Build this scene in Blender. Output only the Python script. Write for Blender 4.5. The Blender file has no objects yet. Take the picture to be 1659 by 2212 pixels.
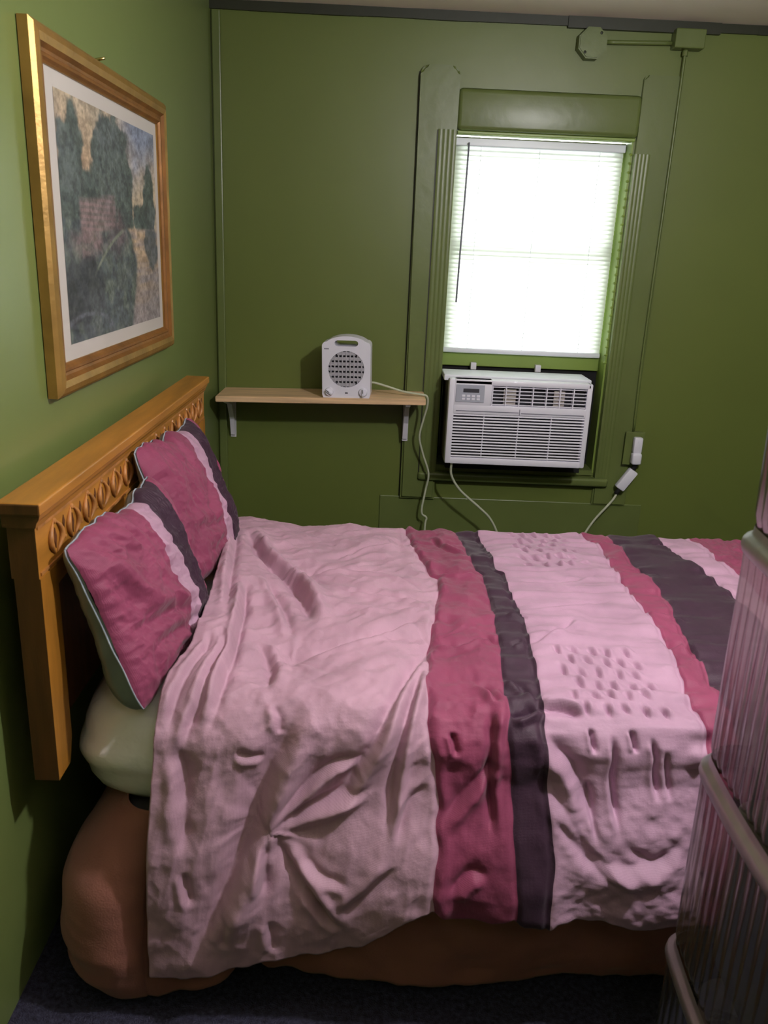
import bpy, bmesh, math, random
import numpy as np
from mathutils import Vector, Matrix, Quaternion
random.seed(7)
S = bpy.context.scene
COL = S.collection
PI = math.pi

# ------------------------------------------------------------------ colour / materials
def lin(c):
    return tuple(((v/255)/12.92 if v/255 <= .04045 else ((v/255+.055)/1.055)**2.4) for v in c)

def new_mat(name):
    m = bpy.data.materials.new(name); m.use_nodes = True
    nt = m.node_tree
    return m, nt, nt.nodes['Principled BSDF']

def mat(name, rgb, rough=.6, var=.08, scale=6., bump=0., bscale=60., metal=0., spec=.5, sheen=0., coat=0., stretch=(1,1,1), bdist=.002):
    """Principled + object-space noise variation (+ bump). rgb is linear."""
    m, nt, b = new_mat(name)
    N = nt.nodes; L = nt.links
    tc = N.new('ShaderNodeTexCoord'); mp = N.new('ShaderNodeMapping'); mp.inputs['Scale'].default_value = stretch
    L.new(tc.outputs['Object'], mp.inputs['Vector'])
    no = N.new('ShaderNodeTexNoise'); no.inputs['Scale'].default_value = scale; no.inputs['Detail'].default_value = 5
    L.new(mp.outputs[0], no.inputs['Vector'])
    cr = N.new('ShaderNodeValToRGB')
    cr.color_ramp.elements[0].position = .3; cr.color_ramp.elements[1].position = .7
    cr.color_ramp.elements[0].color = tuple(v*(1-var) for v in rgb)+(1,)
    cr.color_ramp.elements[1].color = tuple(min(1, v*(1+var)) for v in rgb)+(1,)
    L.new(no.outputs['Fac'], cr.inputs['Fac']); L.new(cr.outputs['Color'], b.inputs['Base Color'])
    b.inputs['Roughness'].default_value = rough; b.inputs['Metallic'].default_value = metal
    b.inputs['Specular IOR Level'].default_value = spec
    b.inputs['Sheen Weight'].default_value = sheen; b.inputs['Coat Weight'].default_value = coat
    if bump:
        n2 = N.new('ShaderNodeTexNoise'); n2.inputs['Scale'].default_value = bscale; n2.inputs['Detail'].default_value = 4
        L.new(mp.outputs[0], n2.inputs['Vector'])
        bp = N.new('ShaderNodeBump'); bp.inputs['Strength'].default_value = bump; bp.inputs['Distance'].default_value = bdist
        L.new(n2.outputs['Fac'], bp.inputs['Height']); L.new(bp.outputs[0], b.inputs['Normal'])
    return m

GREEN = (.070, .098, .022)
M = {}
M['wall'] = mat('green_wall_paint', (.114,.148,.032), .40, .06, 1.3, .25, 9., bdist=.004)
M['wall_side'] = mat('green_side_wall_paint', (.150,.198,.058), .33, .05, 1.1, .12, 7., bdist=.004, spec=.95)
M['trim'] = mat('green_trim_paint', (.112,.146,.042), .36, .08, 4., .3, 16., bdist=.004)
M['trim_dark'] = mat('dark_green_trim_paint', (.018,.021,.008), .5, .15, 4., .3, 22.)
M['reveal'] = mat('daylit_green_reveal_paint', (.20,.29,.055), .4, .05, 4., .2, 22.)  # green paint lightened in colour for daylight on the reveal
M['ceiling'] = mat('beige_ceiling_paint', (.93,.83,.73), .85, .05, 2., .3, 30.)
M['carpet'] = mat('dark_indigo_carpet', (.050,.048,.080), .95, .45, 110., 1., 350., spec=.1, bdist=.01)
M['oak'] = mat('honey_oak', (.40,.170,.026), .36, .22, 7., .15, 60., stretch=(6,.7,6))
M['oak_end'] = mat('honey_oak_upright', (.38,.160,.022), .36, .22, 7., .15, 60., stretch=(6,6,.7))
M['oak_shade'] = mat('oak_painted_shade', (.085,.030,.006), .45, .3, 7., .15, 60., stretch=(6,6,.7))  # same oak with shade put into the colour, for the near end faces
M['oak_panel'] = mat('shaded_oak_panel', (.14,.045,.012), .5, .25, 7., .1, 60., stretch=(6,6,.8))  # recessed panel, its shadow painted in as a darker oak
M['carving'] = mat('carved_oak', (.42,.18,.05), .42, .3, 30., .3, 90.)
M['carve_dark'] = mat('dark_carving_heart', (.10,.03,.008), .6, .3, 30.)
M['pine'] = mat('pine_board', (.72,.49,.29), .5, .22, 9., .1, 60., stretch=(.5,8,8))
M['white_plastic'] = mat('white_plastic', (.80,.79,.90), .42, .02, 8., coat=.1)
M['white_cool'] = mat('cool_white_plastic', (.80,.82,.92), .35, .02, 8.)
M['white_metal'] = mat('white_enamel_bracket', (.74,.72,.80), .4, .03, 8.)
M['cord'] = mat('off_white_cord', (.50,.53,.40), .5, .05, 20.)
M['grey_dark'] = mat('dark_grey_plastic', (.03,.03,.04), .5, .1, 20.)
M['grey_mid'] = mat('grey_plastic', (.20,.20,.26), .5, .1, 20.)
M['black'] = mat('black_hollow', (.006,.006,.007), .9, .1, 20.)
M['ac_side'] = mat('weathered_metal_side', (.13,.11,.09), .45, .35, 14., metal=.4, stretch=(1,1,.4))
M['gold'] = mat('antique_gold_leaf', (.34,.195,.050), .40, .25, 12., .35, 70., metal=.55)
M['gold_dark'] = mat('dark_gold_lip', (.24,.10,.022), .42, .3, 14., .3, 60., metal=.35)
M['mat_board'] = mat('cream_mat_board', (.60,.56,.52), .8, .03, 3.)
M['nail'] = mat('brass_nail', (.5,.4,.15), .3, .05, 10., metal=1)
M['skirt'] = mat('terracotta_bed_skirt', (.29,.108,.080), .75, .12, 5., .3, 300., sheen=.1)
M['mattress'] = mat('pale_sage_satin', (.95,.90,.92), .16, .06, 5., .9, 10., spec=.7, coat=.4, bdist=.01)
M['satin'] = mat('grey_green_satin_backing', (.16,.185,.19), .32, .15, 8., .3, 25., spec=.6, bdist=.006)
M['piping'] = mat('pale_blue_piping', (.33,.37,.43), .5, .25, 60.)
M['box'] = mat('box_spring_ticking', (.30,.28,.26), .8, .05, 6.)
M['slat'] = None

def fabric_extra(nt, b, uvscale=900., amount=.25):
    N = nt.nodes; L = nt.links
    uv = N.new('ShaderNodeUVMap')
    w1 = N.new('ShaderNodeTexWave'); w1.inputs['Scale'].default_value = uvscale/6.28; w1.bands_direction = 'X'
    w2 = N.new('ShaderNodeTexWave'); w2.inputs['Scale'].default_value = uvscale/6.28; w2.bands_direction = 'Y'
    no = N.new('ShaderNodeTexNoise'); no.inputs['Scale'].default_value = 38; no.inputs['Detail'].default_value = 6; no.inputs['Roughness'].default_value = .65
    for x in (w1, w2, no): L.new(uv.outputs[0], x.inputs['Vector'])
    a = N.new('ShaderNodeMath'); a.operation = 'ADD'; L.new(w1.outputs['Fac'], a.inputs[0]); L.new(w2.outputs['Fac'], a.inputs[1])
    s = N.new('ShaderNodeMath'); s.operation = 'MULTIPLY_ADD'; s.inputs[1].default_value = .05; L.new(a.outputs[0], s.inputs[0]); L.new(no.outputs['Fac'], s.inputs[2])
    bp = N.new('ShaderNodeBump'); bp.inputs['Strength'].default_value = amount; bp.inputs['Distance'].default_value = .008
    L.new(s.outputs[0], bp.inputs['Height']); L.new(bp.outputs[0], b.inputs['Normal'])

PINK = (.490,.290,.385); PINK2 = (.455,.270,.385); MAG = (.235,.040,.098); PLUM = (.030,.0085,.025)
def stripe_mat(name, stops, width, attr='stripe'):
    """stops: list of (start, linear colour) along the stripe attribute."""
    m, nt, b = new_mat(name); N = nt.nodes; L = nt.links
    at = N.new('ShaderNodeAttribute'); at.attribute_name = attr
    dv = N.new('ShaderNodeMath'); dv.operation = 'DIVIDE'; dv.inputs[1].default_value = width
    L.new(at.outputs['Fac'], dv.inputs[0])
    cr = N.new('ShaderNodeValToRGB'); cr.color_ramp.interpolation = 'CONSTANT'
    el = cr.color_ramp.elements
    while len(el) > 1: el.remove(el[-1])
    el[0].position = 0; el[0].color = stops[0][1]+(1,)
    for p, c in stops[1:]:
        e = el.new(p/width); e.color = c+(1,)
    L.new(dv.outputs[0], cr.inputs['Fac'])
    uv = N.new('ShaderNodeUVMap')
    no = N.new('ShaderNodeTexNoise'); no.inputs['Scale'].default_value = 9; no.inputs['Detail'].default_value = 6
    L.new(uv.outputs[0], no.inputs['Vector'])
    mr = N.new('ShaderNodeMapRange'); mr.inputs['From Min'].default_value = .3; mr.inputs['From Max'].default_value = .7
    mr.inputs['To Min'].default_value = .86; mr.inputs['To Max'].default_value = 1.12
    L.new(no.outputs['Fac'], mr.inputs['Value'])
    mx = N.new('ShaderNodeVectorMath'); mx.operation = 'SCALE'
    L.new(cr.outputs['Color'], mx.inputs[0]); L.new(mr.outputs[0], mx.inputs['Scale'])
    L.new(mx.outputs[0], b.inputs['Base Color'])
    b.inputs['Roughness'].default_value = .62; b.inputs['Sheen Weight'].default_value = .12
    b.inputs['Specular IOR Level'].default_value = .35
    fabric_extra(nt, b)
    return m

# ------------------------------------------------------------------ object helpers
def tag(o, label=None, cat=None, group=None, kind=None):
    if label: o['label'] = label
    if cat: o['category'] = cat
    if group: o['group'] = group
    if kind: o['kind'] = kind
    return o
def thing(name, label, cat, loc=(0,0,0), group=None):
    o = bpy.data.objects.new(name, None); COL.objects.link(o); o.location = loc; o.empty_display_size = .05
    return tag(o, label, cat, group)
def obj(name, bm, m, parent=None, smooth=False):
    me = bpy.data.meshes.new(name)
    bmesh.ops.recalc_face_normals(bm, faces=bm.faces)
    bm.to_mesh(me); bm.free()
    for mm in (m if isinstance(m, (list, tuple)) else [m]): me.materials.append(mm)
    if smooth:
        for p in me.polygons: p.use_smooth = True
        if smooth == 'auto':
            me.set_sharp_from_angle(angle=math.radians(38))
    o = bpy.data.objects.new(name, me); COL.objects.link(o)
    if parent:
        o.parent = parent
        T = Matrix.Identity(4); q = parent
        while q: T = Matrix.Translation(q.location) @ T if q.type == 'EMPTY' else T; q = q.parent
        o.matrix_parent_inverse = Matrix.Identity(4)
        me.transform(T.inverted())
    return o
def struct(name, bm, m, parent=None, smooth=False):
    o = obj(name, bm, m, parent, smooth)
    if not parent: o['kind'] = 'structure'
    return o
def box(bm, x0, x1, y0, y1, z0, z1, bev=0., seg=2, mi=0, X=None):
    r = bmesh.ops.create_cube(bm, size=1)
    vs = r['verts']
    for v in vs:
        v.co = Vector(((x0+x1)/2+v.co.x*(x1-x0), (y0+y1)/2+v.co.y*(y1-y0), (z0+z1)/2+v.co.z*(z1-z0)))
    if X: bmesh.ops.transform(bm, matrix=X, verts=vs)
    fs = set(f for v in vs for f in v.link_faces)
    if bev:
        es = set(e for v in vs for e in v.link_edges)
        g = bmesh.ops.bevel(bm, geom=list(es), offset=bev, segments=seg, affect='EDGES', profile=.5)
        fs = set(g['faces']) | set(f for f in fs if f.is_valid)
    for f in fs: f.material_index = mi
    return bm
def B(*a, **k):
    return box(bmesh.new(), *a, **k)
def smooth_path(pts, n=8):
    P = [Vector(p) for p in pts]; out = []
    for i in range(len(P)-1):
        p0 = P[max(i-1,0)]; p1 = P[i]; p2 = P[i+1]; p3 = P[min(i+2,len(P)-1)]
        for k in range(n):
            t = k/n
            out.append(.5*((2*p1)+(p2-p0)*t+(2*p0-5*p1+4*p2-p3)*t*t+(3*p1-p0-3*p2+p3)*t**3))
    out.append(P[-1]); return out
def tube(bm, pts, r, n=8, sm=0, mi=0, cap=True):
    P = smooth_path(pts, sm) if sm else [Vector(p) for p in pts]
    rings = []; up = Vector((0.13,.27,.95)).normalized()
    prev = None
    for i, p in enumerate(P):
        t = (P[min(i+1,len(P)-1)]-P[max(i-1,0)]).normalized()
        if prev is None:
            a = t.cross(up).normalized()
        else:
            a = (prev - t*prev.dot(t)).normalized()
        prev = a; b = t.cross(a)
        rr = r(i/(len(P)-1)) if callable(r) else r
        rings.append([bm.verts.new(p+(a*math.cos(2*PI*k/n)+b*math.sin(2*PI*k/n))*rr) for k in range(n)])
    for i in range(len(rings)-1):
        for k in range(n):
            f = bm.faces.new((rings[i][k], rings[i][(k+1)%n], rings[i+1][(k+1)%n], rings[i+1][k])); f.material_index = mi; f.smooth = True
    if cap:
        for rg in (rings[0], rings[-1]):
            f = bm.faces.new(rg); f.material_index = mi
    return bm
def prism(bm, poly, axis, a0, a1, mi=0):
    """extrude a 2-D polygon along an axis ('x','y','z')"""
    def mk(u, v, w):
        return {'x': (w,u,v), 'y': (u,w,v), 'z': (u,v,w)}[axis]
    A = [bm.verts.new(mk(u,v,a0)) for u, v in poly]; Bv = [bm.verts.new(mk(u,v,a1)) for u, v in poly]
    n = len(poly)
    fs = [bm.faces.new(A), bm.faces.new(Bv)]
    for i in range(n): fs.append(bm.faces.new((A[i], A[(i+1)%n], Bv[(i+1)%n], Bv[i])))
    for f in fs: f.material_index = mi
    return bm
def lathe(bm, prof, c, axis='y', n=32, mi=0):
    """prof: (r, h) list, revolved round axis through c"""
    rings = []
    for r, h in prof:
        rg = []
        for k in range(n):
            a = 2*PI*k/n; u, v = r*math.cos(a), r*math.sin(a)
            d = {'x': (h,u,v), 'y': (u,h,v), 'z': (u,v,h)}[axis]
            rg.append(bm.verts.new(Vector(c)+Vector(d)))
        rings.append(rg)
    for i in range(len(rings)-1):
        for k in range(n):
            f = bm.faces.new((rings[i][k], rings[i][(k+1)%n], rings[i+1][(k+1)%n], rings[i+1][k])); f.material_index = mi
    for rg in (rings[0], rings[-1]):
        try: bm.faces.new(rg).material_index = mi
        except ValueError: pass
    return bm

# ------------------------------------------------------------------ numpy noise & grids
def vnoise(x, y, seed=0):
    x = np.asarray(x, float); y = np.asarray(y, float)
    xi = np.floor(x).astype(np.int64); yi = np.floor(y).astype(np.int64)
    xf = x-xi; yf = y-yi
    u = xf*xf*xf*(xf*(xf*6-15)+10); v = yf*yf*yf*(yf*(yf*6-15)+10)
    def h(a, b):
        n = (a*374761393 + b*668265263 + seed*974634777) & 0x7fffffff
        n = ((n ^ (n >> 13))*1274126177) & 0x7fffffff
        n = n ^ (n >> 16)
        return (n & 0xffff)/32767.5-1
    return (h(xi,yi)*(1-u)+h(xi+1,yi)*u)*(1-v)+(h(xi,yi+1)*(1-u)+h(xi+1,yi+1)*u)*v
def fbm(x, y, seed=0, o=4, g=.5):
    s = 0; a = 1
    for i in range(o):
        s = s+a*vnoise(x*2**i+3.1*i, y*2**i+7.7*i, seed+i); a *= g
    return s
def ridged(x, y, seed=0, o=3):
    s = 0; a = 1
    for i in range(o):
        s = s+a*(1-np.abs(vnoise(x*2**i, y*2**i, seed+i))*2); a *= .5
    return s
def sstep(a, b, x):
    t = np.clip((x-a)/(b-a), 0, 1); return t*t*(3-2*t)
def grid_mesh(name, P, m, parent=None, uv=None, attrs=None, origin=(0,0,0), closed=False):
    """P: (n,m,3) array -> smooth quad mesh"""
    n, k = P.shape[:2]
    me = bpy.data.meshes.new(name)
    V = (P.reshape(-1,3)-np.array(origin)).astype(np.float32)
    idx = np.arange(n*k).reshape(n,k)
    if closed: a = idx[:-1]; a2 = np.roll(idx,-1,1)[:-1]; b2 = np.roll(idx,-1,1)[1:]; b = idx[1:]
    else: a = idx[:-1,:-1]; a2 = idx[:-1,1:]; b2 = idx[1:,1:]; b = idx[1:,:-1]
    F = np.stack([a,b,b2,a2],-1).reshape(-1,4)
    me.vertices.add(len(V)); me.vertices.foreach_set('co', V.ravel())
    me.loops.add(F.size); me.loops.foreach_set('vertex_index', F.ravel().astype(np.int32))
    me.polygons.add(len(F)); me.polygons.foreach_set('loop_start', (np.arange(len(F))*4).astype(np.int32))
    me.polygons.foreach_set('use_smooth', np.ones(len(F), bool))
    me.update(calc_edges=True)
    if uv is not None:
        ul = me.uv_layers.new(name='UVMap'); ul.data.foreach_set('uv', uv.reshape(-1,2)[F.ravel()].astype(np.float32).ravel())
    for an, av in (attrs or {}).items():
        at = me.attributes.new(an, 'FLOAT', 'POINT'); at.data.foreach_set('value', av.ravel().astype(np.float32))
    for mm in (m if isinstance(m,(list,tuple)) else [m]): me.materials.append(mm)
    o = bpy.data.objects.new(name, me); COL.objects.link(o)
    o.location = origin if parent is None else (0,0,0)
    if parent: o.parent = parent
    return o

# ================================================================== THE ROOM
CZ = 2.124
XR, YF = 2.62, -3.75
OX0, OX1, OZ0, OZ1 = .862, 1.500, .520, 1.755      # window opening
bm = bmesh.new()
box(bm, -.15, OX0, 0, .16, -.1, CZ+.1); box(bm, OX1, XR+.15, 0, .16, -.1, CZ+.1)
box(bm, OX0, OX1, 0, .16, -.1, OZ0); box(bm, OX0, OX1, 0, .16, OZ1, CZ+.1)
struct('wall_back', bm, M['wall'])
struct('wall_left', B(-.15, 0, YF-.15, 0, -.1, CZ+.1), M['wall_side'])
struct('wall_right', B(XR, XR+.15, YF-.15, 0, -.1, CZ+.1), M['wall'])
struct('wall_front', B(0, XR, YF-.15, YF, -.1, CZ+.1), M['wall'])
struct('floor', B(0, XR, YF, 0, -.1, 0), M['carpet'])
struct('ceiling', B(0, XR, YF, 0, CZ, CZ+.1), M['ceiling'])
# crown strip along the back wall: wavering dark painted edge
bm = bmesh.new()
N_ = 60
for i in range(N_):
    x0 = XR*i/N_; x1 = XR*(i+1)/N_
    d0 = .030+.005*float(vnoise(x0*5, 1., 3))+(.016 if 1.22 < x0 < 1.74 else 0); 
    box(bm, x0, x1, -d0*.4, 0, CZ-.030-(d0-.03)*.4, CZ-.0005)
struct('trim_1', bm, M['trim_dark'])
struct('trim_2', B(.006, .036, -.012, 0, .0, CZ-.03, bev=.004), M['trim'])          # corner batten
struct('baseboard_back', B(.012, XR, -.014, 0, 0, .10, bev=.004), M['trim'])

# ---- window_1
win = thing('window_1', None, None, (1.18, 0, .39)); win['kind'] = 'structure'
def rounded_top(x0, x1, z0, z1, r, left=True, right=True):
    pts = [(x0, z0), (x1, z0)]
    if right: pts += [(x1-r+r*math.cos(a), z1-r+r*math.sin(a)) for a in np.linspace(0, PI/2, 6)]
    else: pts += [(x1, z1)]
    if left: pts += [(x0+r-r*math.sin(a), z1-r+r*math.cos(a)) for a in np.linspace(0, PI/2, 6)]
    else: pts += [(x0, z1)]
    return pts
bm = prism(bmesh.new(), rounded_top(.728, .866, .39, 1.955, .03), 'y', -.026, 0)
bmesh.ops.bevel(bm, geom=[e for e in bm.edges if all(abs(v.co.y+.026) < 1e-5 for v in e.verts)], offset=.009, segments=3, affect='EDGES')
obj('side_casing', bm, M['trim'], win, 'auto')
bm = prism(bmesh.new(), rounded_top(1.506, 1.642, .39, 1.955, .016), 'y', -.018, 0)
bmesh.ops.bevel(bm, geom=[e for e in bm.edges if all(abs(v.co.y+.018) < 1e-5 for v in e.verts)], offset=.007, segments=3, affect='EDGES')
obj('side_casing', bm, M['trim'], win, 'auto')
# fluted inner strips with grooves
def fluted(x0, x1, z0, z1, n):
    pts = [(x0, 0)]
    for i in range(n*6+1):
        t = i/(n*6); x = x0+(x1-x0)*t
        pts.append((x, -.031-.0012*abs(math.sin(PI*n*t))))
    pts.append((x1, 0))
    return prism(bmesh.new(), pts, 'z', z0, z1)
obj('fluted_strip', fluted(.800, .864, .475, 1.752, 4), M['trim'], win)
obj('fluted_strip', fluted(1.502, 1.556, .475, 1.70, 4), M['trim'], win)
bm = B(.864, 1.508, -.026, 0, 1.752, 1.888, bev=.016, seg=4)
obj('head_casing', bm, M['trim'], win, 'auto')
obj('head_lip', B(.868, 1.502, -.014, .03, 1.742, 1.753, bev=.003), M['reveal'], win)
obj('stool', B(.795, 1.556, -.042, 0, .472, .506, bev=.010, seg=3), M['trim'], win, 'auto')
obj('apron_panel', B(.648, 1.713, -.006, 0, .10, .394, bev=.003), M['trim'], win)
for xa, xb, za, zb in ((.7235,.7285,.39,1.935),(.7955,.8005,.475,1.75),(1.6415,1.6445,.39,1.93)):  # solid dark strips paint in the shadow and crack lines beside the casing
    obj('shadow_line_strip', B(xa, xb, -.004 if xa != .7955 else -.028, 0, za, zb), M['trim_dark'], win)
# jamb faces in the reveal
bm = bmesh.new()
box(bm, OX0, OX0+.006, 0, .13, OZ0, OZ1); 
obj('jamb', bm, M['reveal'], win)
bm = B(OX1-.006, OX1, 0, .13, OZ0, OZ1); 
for zz in np.linspace(.96, 1.70, 26):   # beaded, chipped paint edge
    lathe(bm, [(.0,-.006),(.006,-.004),(.008,0),(.006,.004),(0,.006)], (OX1-.004, .004, zz), 'z', 8)
obj('jamb', bm, M['reveal'], win)
obj('sill_board', B(OX0+.006, OX1-.006, -.01, .15, .512, .532), M['trim'], win)
# sashes
bm = bmesh.new()
for x0, x1, z0, z1 in ((OX0+.006,.905,.935,1.74),(1.457,OX1-.006,.935,1.74),(OX0+.006,OX1-.006,1.70,1.742),(OX0+.006,OX1-.006,1.345,1.378)):
    box(bm, x0, x1, .118, .142, z0, z1, bev=.003)
obj('sash_frame', bm, M['reveal'], win)
obj('bottom_rail', B(OX0+.006, OX1-.006, .085, .142, .915, .966, bev=.003), M['reveal'], win)
mg, nt, b = new_mat('window_glass')
nt.nodes.remove(b); o_ = nt.nodes['Material Output']
tr = nt.nodes.new('ShaderNodeBsdfTransparent'); gl = nt.nodes.new('ShaderNodeBsdfGlossy'); gl.inputs['Roughness'].default_value = .02
fr = nt.nodes.new('ShaderNodeFresnel'); mx = nt.nodes.new('ShaderNodeMixShader')
nt.links.new(fr.outputs[0], mx.inputs[0]); nt.links.new(tr.outputs[0], mx.inputs[1]); nt.links.new(gl.outputs[0], mx.inputs[2]); nt.links.new(mx.outputs[0], o_.inputs[0])
obj('glass_pane', B(.90, 1.46, .128, .131, .96, 1.71), mg, win)

# ---- mini blind
bl = thing('mini_blind', 'white mini blind glowing with daylight in the green framed window', 'blind', (1.18, .07, .965))
ms, nt, b = new_mat('translucent_white_slats')
N = nt.nodes; L = nt.links; o_ = N['Material Output']; N.remove(b)
d = N.new('ShaderNodeBsdfDiffuse'); t = N.new('ShaderNodeBsdfTranslucent'); mx = N.new('ShaderNodeMixShader'); mx.inputs[0].default_value = .55
tc = N.new('ShaderNodeTexCoord'); no = N.new('ShaderNodeTexNoise'); no.inputs['Scale'].default_value = 9
cr = N.new('ShaderNodeValToRGB'); cr.color_ramp.elements[0].color = (.84,.88,.84,1); cr.color_ramp.elements[1].color = (.93,.95,.93,1)
L.new(tc.outputs['Object'], no.inputs['Vector']); L.new(no.outputs['Fac'], cr.inputs[0])
for s_ in (d, t): L.new(cr.outputs[0], s_.inputs['Color'])
L.new(d.outputs[0], mx.inputs[1]); L.new(t.outputs[0], mx.inputs[2]); L.new(mx.outputs[0], o_.inputs[0])
bm = bmesh.new()
NS = 46
for i in range(NS):
    z = .995+(1.705-.995)*i/(NS-1)
    th = math.radians(66)
    prev = None
    for k in range(5):
        u = -1+k*.5
        w = .0115*u; bow = .0016*(1-u*u)
        y = .078+w*math.cos(th)-bow*math.sin(th); zz = z-w*math.sin(th)*-1+bow*math.cos(th)
        a = bm.verts.new((.874,y,zz)); c = bm.verts.new((1.489,y,zz))
        if prev: f = bm.faces.new((prev[0],prev[1],c,a)); f.smooth = True
        prev = (a,c)
me = obj('slats', bm, ms, bl)
obj('headrail', B(.870, 1.492, .060, .096, 1.712, 1.742, bev=.003), M['white_cool'], bl)
obj('bottom_bar', B(.872, 1.490, .066, .092, .968, .986, bev=.004), M['white_cool'], bl, 'auto')
obj('tilt_wand', tube(bmesh.new(), [(.918,.050,1.722),(.916,.048,1.55),(.912,.047,1.35),(.909,.046,1.160)], .0035, 6), M['grey_mid'], bl)
for x in (.965, 1.18, 1.40):
    obj('ladder_cord', tube(bmesh.new(), [(x,.0635,1.712),(x,.0635,.985)], .0008, 4), M['white_cool'], bl)

# ================================================================== AIR CONDITIONER
ac = thing('air_conditioner', 'white window air conditioner with louvred front below the blind', 'air conditioner', (1.15, 0, .533))
def X_yaw(c, deg, roll=0):
    return Matrix.Translation(c) @ Matrix.Rotation(math.radians(deg), 4, 'Z') @ Matrix.Rotation(math.radians(roll), 4, 'Y') @ Matrix.Translation(-Vector(c))
FY = -.205
bm = bmesh.new(); box(bm, .884, 1.400, -.165, .155, .578, .895, bev=.004)
obj('cabinet', bm, M['ac_side'], ac)
obj('top_plate', B(.868, 1.420, -.125, .03, .886, .908, bev=.004), M['white_cool'], ac)
# front shell: frame with openings
x0, x1, z0, z1 = .882, 1.408, .588, .905
bm = bmesh.new()
gx0, gx1, gz0, gz1 = .905, 1.388, .612, .778        # lower grille opening
vx0, vx1, vz0, vz1 = 1.040, 1.392, .812, .884       # upper vent
box(bm, x0, gx0, FY, -.16, z0, z1, bev=.006); box(bm, gx1, x1, FY, -.16, z0, z1, bev=.006)
box(bm, gx0-.004, gx1+.004, FY, -.16, z0, gz0, bev=.004); box(bm, gx0-.004, gx1+.004, FY, -.16, gz1, vz0, bev=.003)
box(bm, gx0-.004, vx0, FY, -.16, vz0-.004, z1, bev=.004); box(bm, gx0-.004, x1-.004, FY, -.16, vz1, z1, bev=.006)
obj('front_panel', bm, M['white_plastic'], ac, 'auto')
obj('filter_backing', B(gx0-.002, x1-.006, -.172, -.166, gz0-.004, vz1), M['grey_dark'], ac)
bm = bmesh.new()
n = 15
for i in range(n):
    z = gz0+.006+(gz1-gz0-.010)*i/(n-1)
    prism(bm, [(FY+.002, z-.0022),(FY+.003, z+.0030),(FY+.030, z-.004),(FY+.029, z-.009)], 'x', gx0-.002, gx1+.002)
for x in (1.018, 1.147, 1.268): box(bm, x-.0012, x+.0012, FY+.004, FY+.02, gz0, gz1)
obj('intake_grille', bm, M['white_plastic'], ac)
bm = bmesh.new()
for i in range(6):
    z = vz0+.004+(vz1-vz0-.008)*i/5
    box(bm, vx0-.002, vx1+.002, FY+.006, FY+.012, z-.0016, z+.0016)
for i in range(8):
    x = vx0+.002+(vx1-vx0-.004)*i/7
    box(bm, x-.002, x+.002, FY+.002, FY+.03, vz0, vz1)
obj('air_vent', bm, M['white_plastic'], ac)
M['baffle'] = mat('beige_vent_baffle', (.40,.36,.33), .5)
for (a, c) in ((1.085,1.13),(1.27,1.31)): obj('vent_baffle', B(a, c, FY+.014, FY+.018, vz0+.004, vz1-.012), M['baffle'], ac)
cp = obj('control_panel', B(.908, 1.012, FY-.003, FY+.002, .822, .886, bev=.0012), mat('control_panel_grey', (.42,.44,.53), .4), ac)
bm = B(.934, .992, FY-.0045, FY-.002, .858, .872, bev=.001)
obj('display', bm, M['grey_dark'], cp)
bm = bmesh.new()
for i in range(4):
    for j in range(2): box(bm, .930+.018*i, .942+.018*i, FY-.005, FY-.002, .830+.011*j, .838+.011*j, bev=.001)
obj('button', bm, M['white_plastic'], cp)
bm = B(.912, 1.143, FY-.0012, FY+.001, .788, .791); box(bm, 1.152, 1.384, FY-.0012, FY+.001, .786, .789); box(bm, 1.145, 1.148, FY-.0012, FY+.001, .780, .802)
obj('seam', bm, M['grey_mid'], ac)
bm = bmesh.new(); box(bm, OX0+.006, OX1-.006, .145, .155, .532, .915); box(bm, 1.402, OX1-.006, .10, .12, .532, .915); box(bm, OX0+.006, .882, .10, .12, .532, .915); box(bm, .882,1.402,.10,.12,.898,.915)
obj('opening_dark_sheet', bm, M['black'], ac)  # black sheets stand in for the darkness around and behind the cabinet
for x in (.985, 1.240):
    obj('mounting_tab', B(x, x+.022, .060, .084, .905, .932, bev=.002), M['white_metal'], ac)
obj('support_block', B(.90, 1.43, -.055, .14, .532, .580), M['black'], ac)
# power cord goes down behind the bed and up again to the wall outlet
pc = obj('power_cord', tube(bmesh.new(), [(.912,-.185,.592),(.915,-.17,.535),(.955,-.15,.47),(1.035,-.14,.40),(1.085,-.13,.35),(1.125,-.12,.27),(1.17,-.11,.12),(1.27,-.10,.045),(1.38,-.09,.08),(1.455,-.08,.24),(1.505,-.07,.335),(1.575,-.06,.425),(1.595,-.05,.462)], .0048, 8, 8), M['cord'], ac)
bm = bmesh.new(); box(bm, -.020, .020, -.014, .014, -.046, .046, bev=.006)
bmesh.ops.transform(bm, matrix=Matrix.Translation((1.622,-.052,.512)) @ Matrix.Rotation(math.radians(33),4,'Y'), verts=bm.verts)
obj('inline_switch', bm, M['white_plastic'], pc, 'auto')
obj('strain_relief', tube(bmesh.new(), [(1.638,-.050,.545),(1.646,-.056,.565),(1.650,-.060,.585)], .009, 10, 3), M['black'], pc)
obj('strain_relief', tube(bmesh.new(), [(1.588,-.05,.450),(1.602,-.052,.474)], .009, 10), M['black'], pc)
bm = bmesh.new(); box(bm, 1.626, 1.664, -.082, -.0455, .578, .625, bev=.009, seg=3); box(bm, 1.628, 1.662, -.074, -.0455, .622, .686, bev=.006)
box(bm, 1.640, 1.646, -.0748, -.073, .662, .674)
obj('plug', bm, M['white_plastic'], pc, 'auto')

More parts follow.
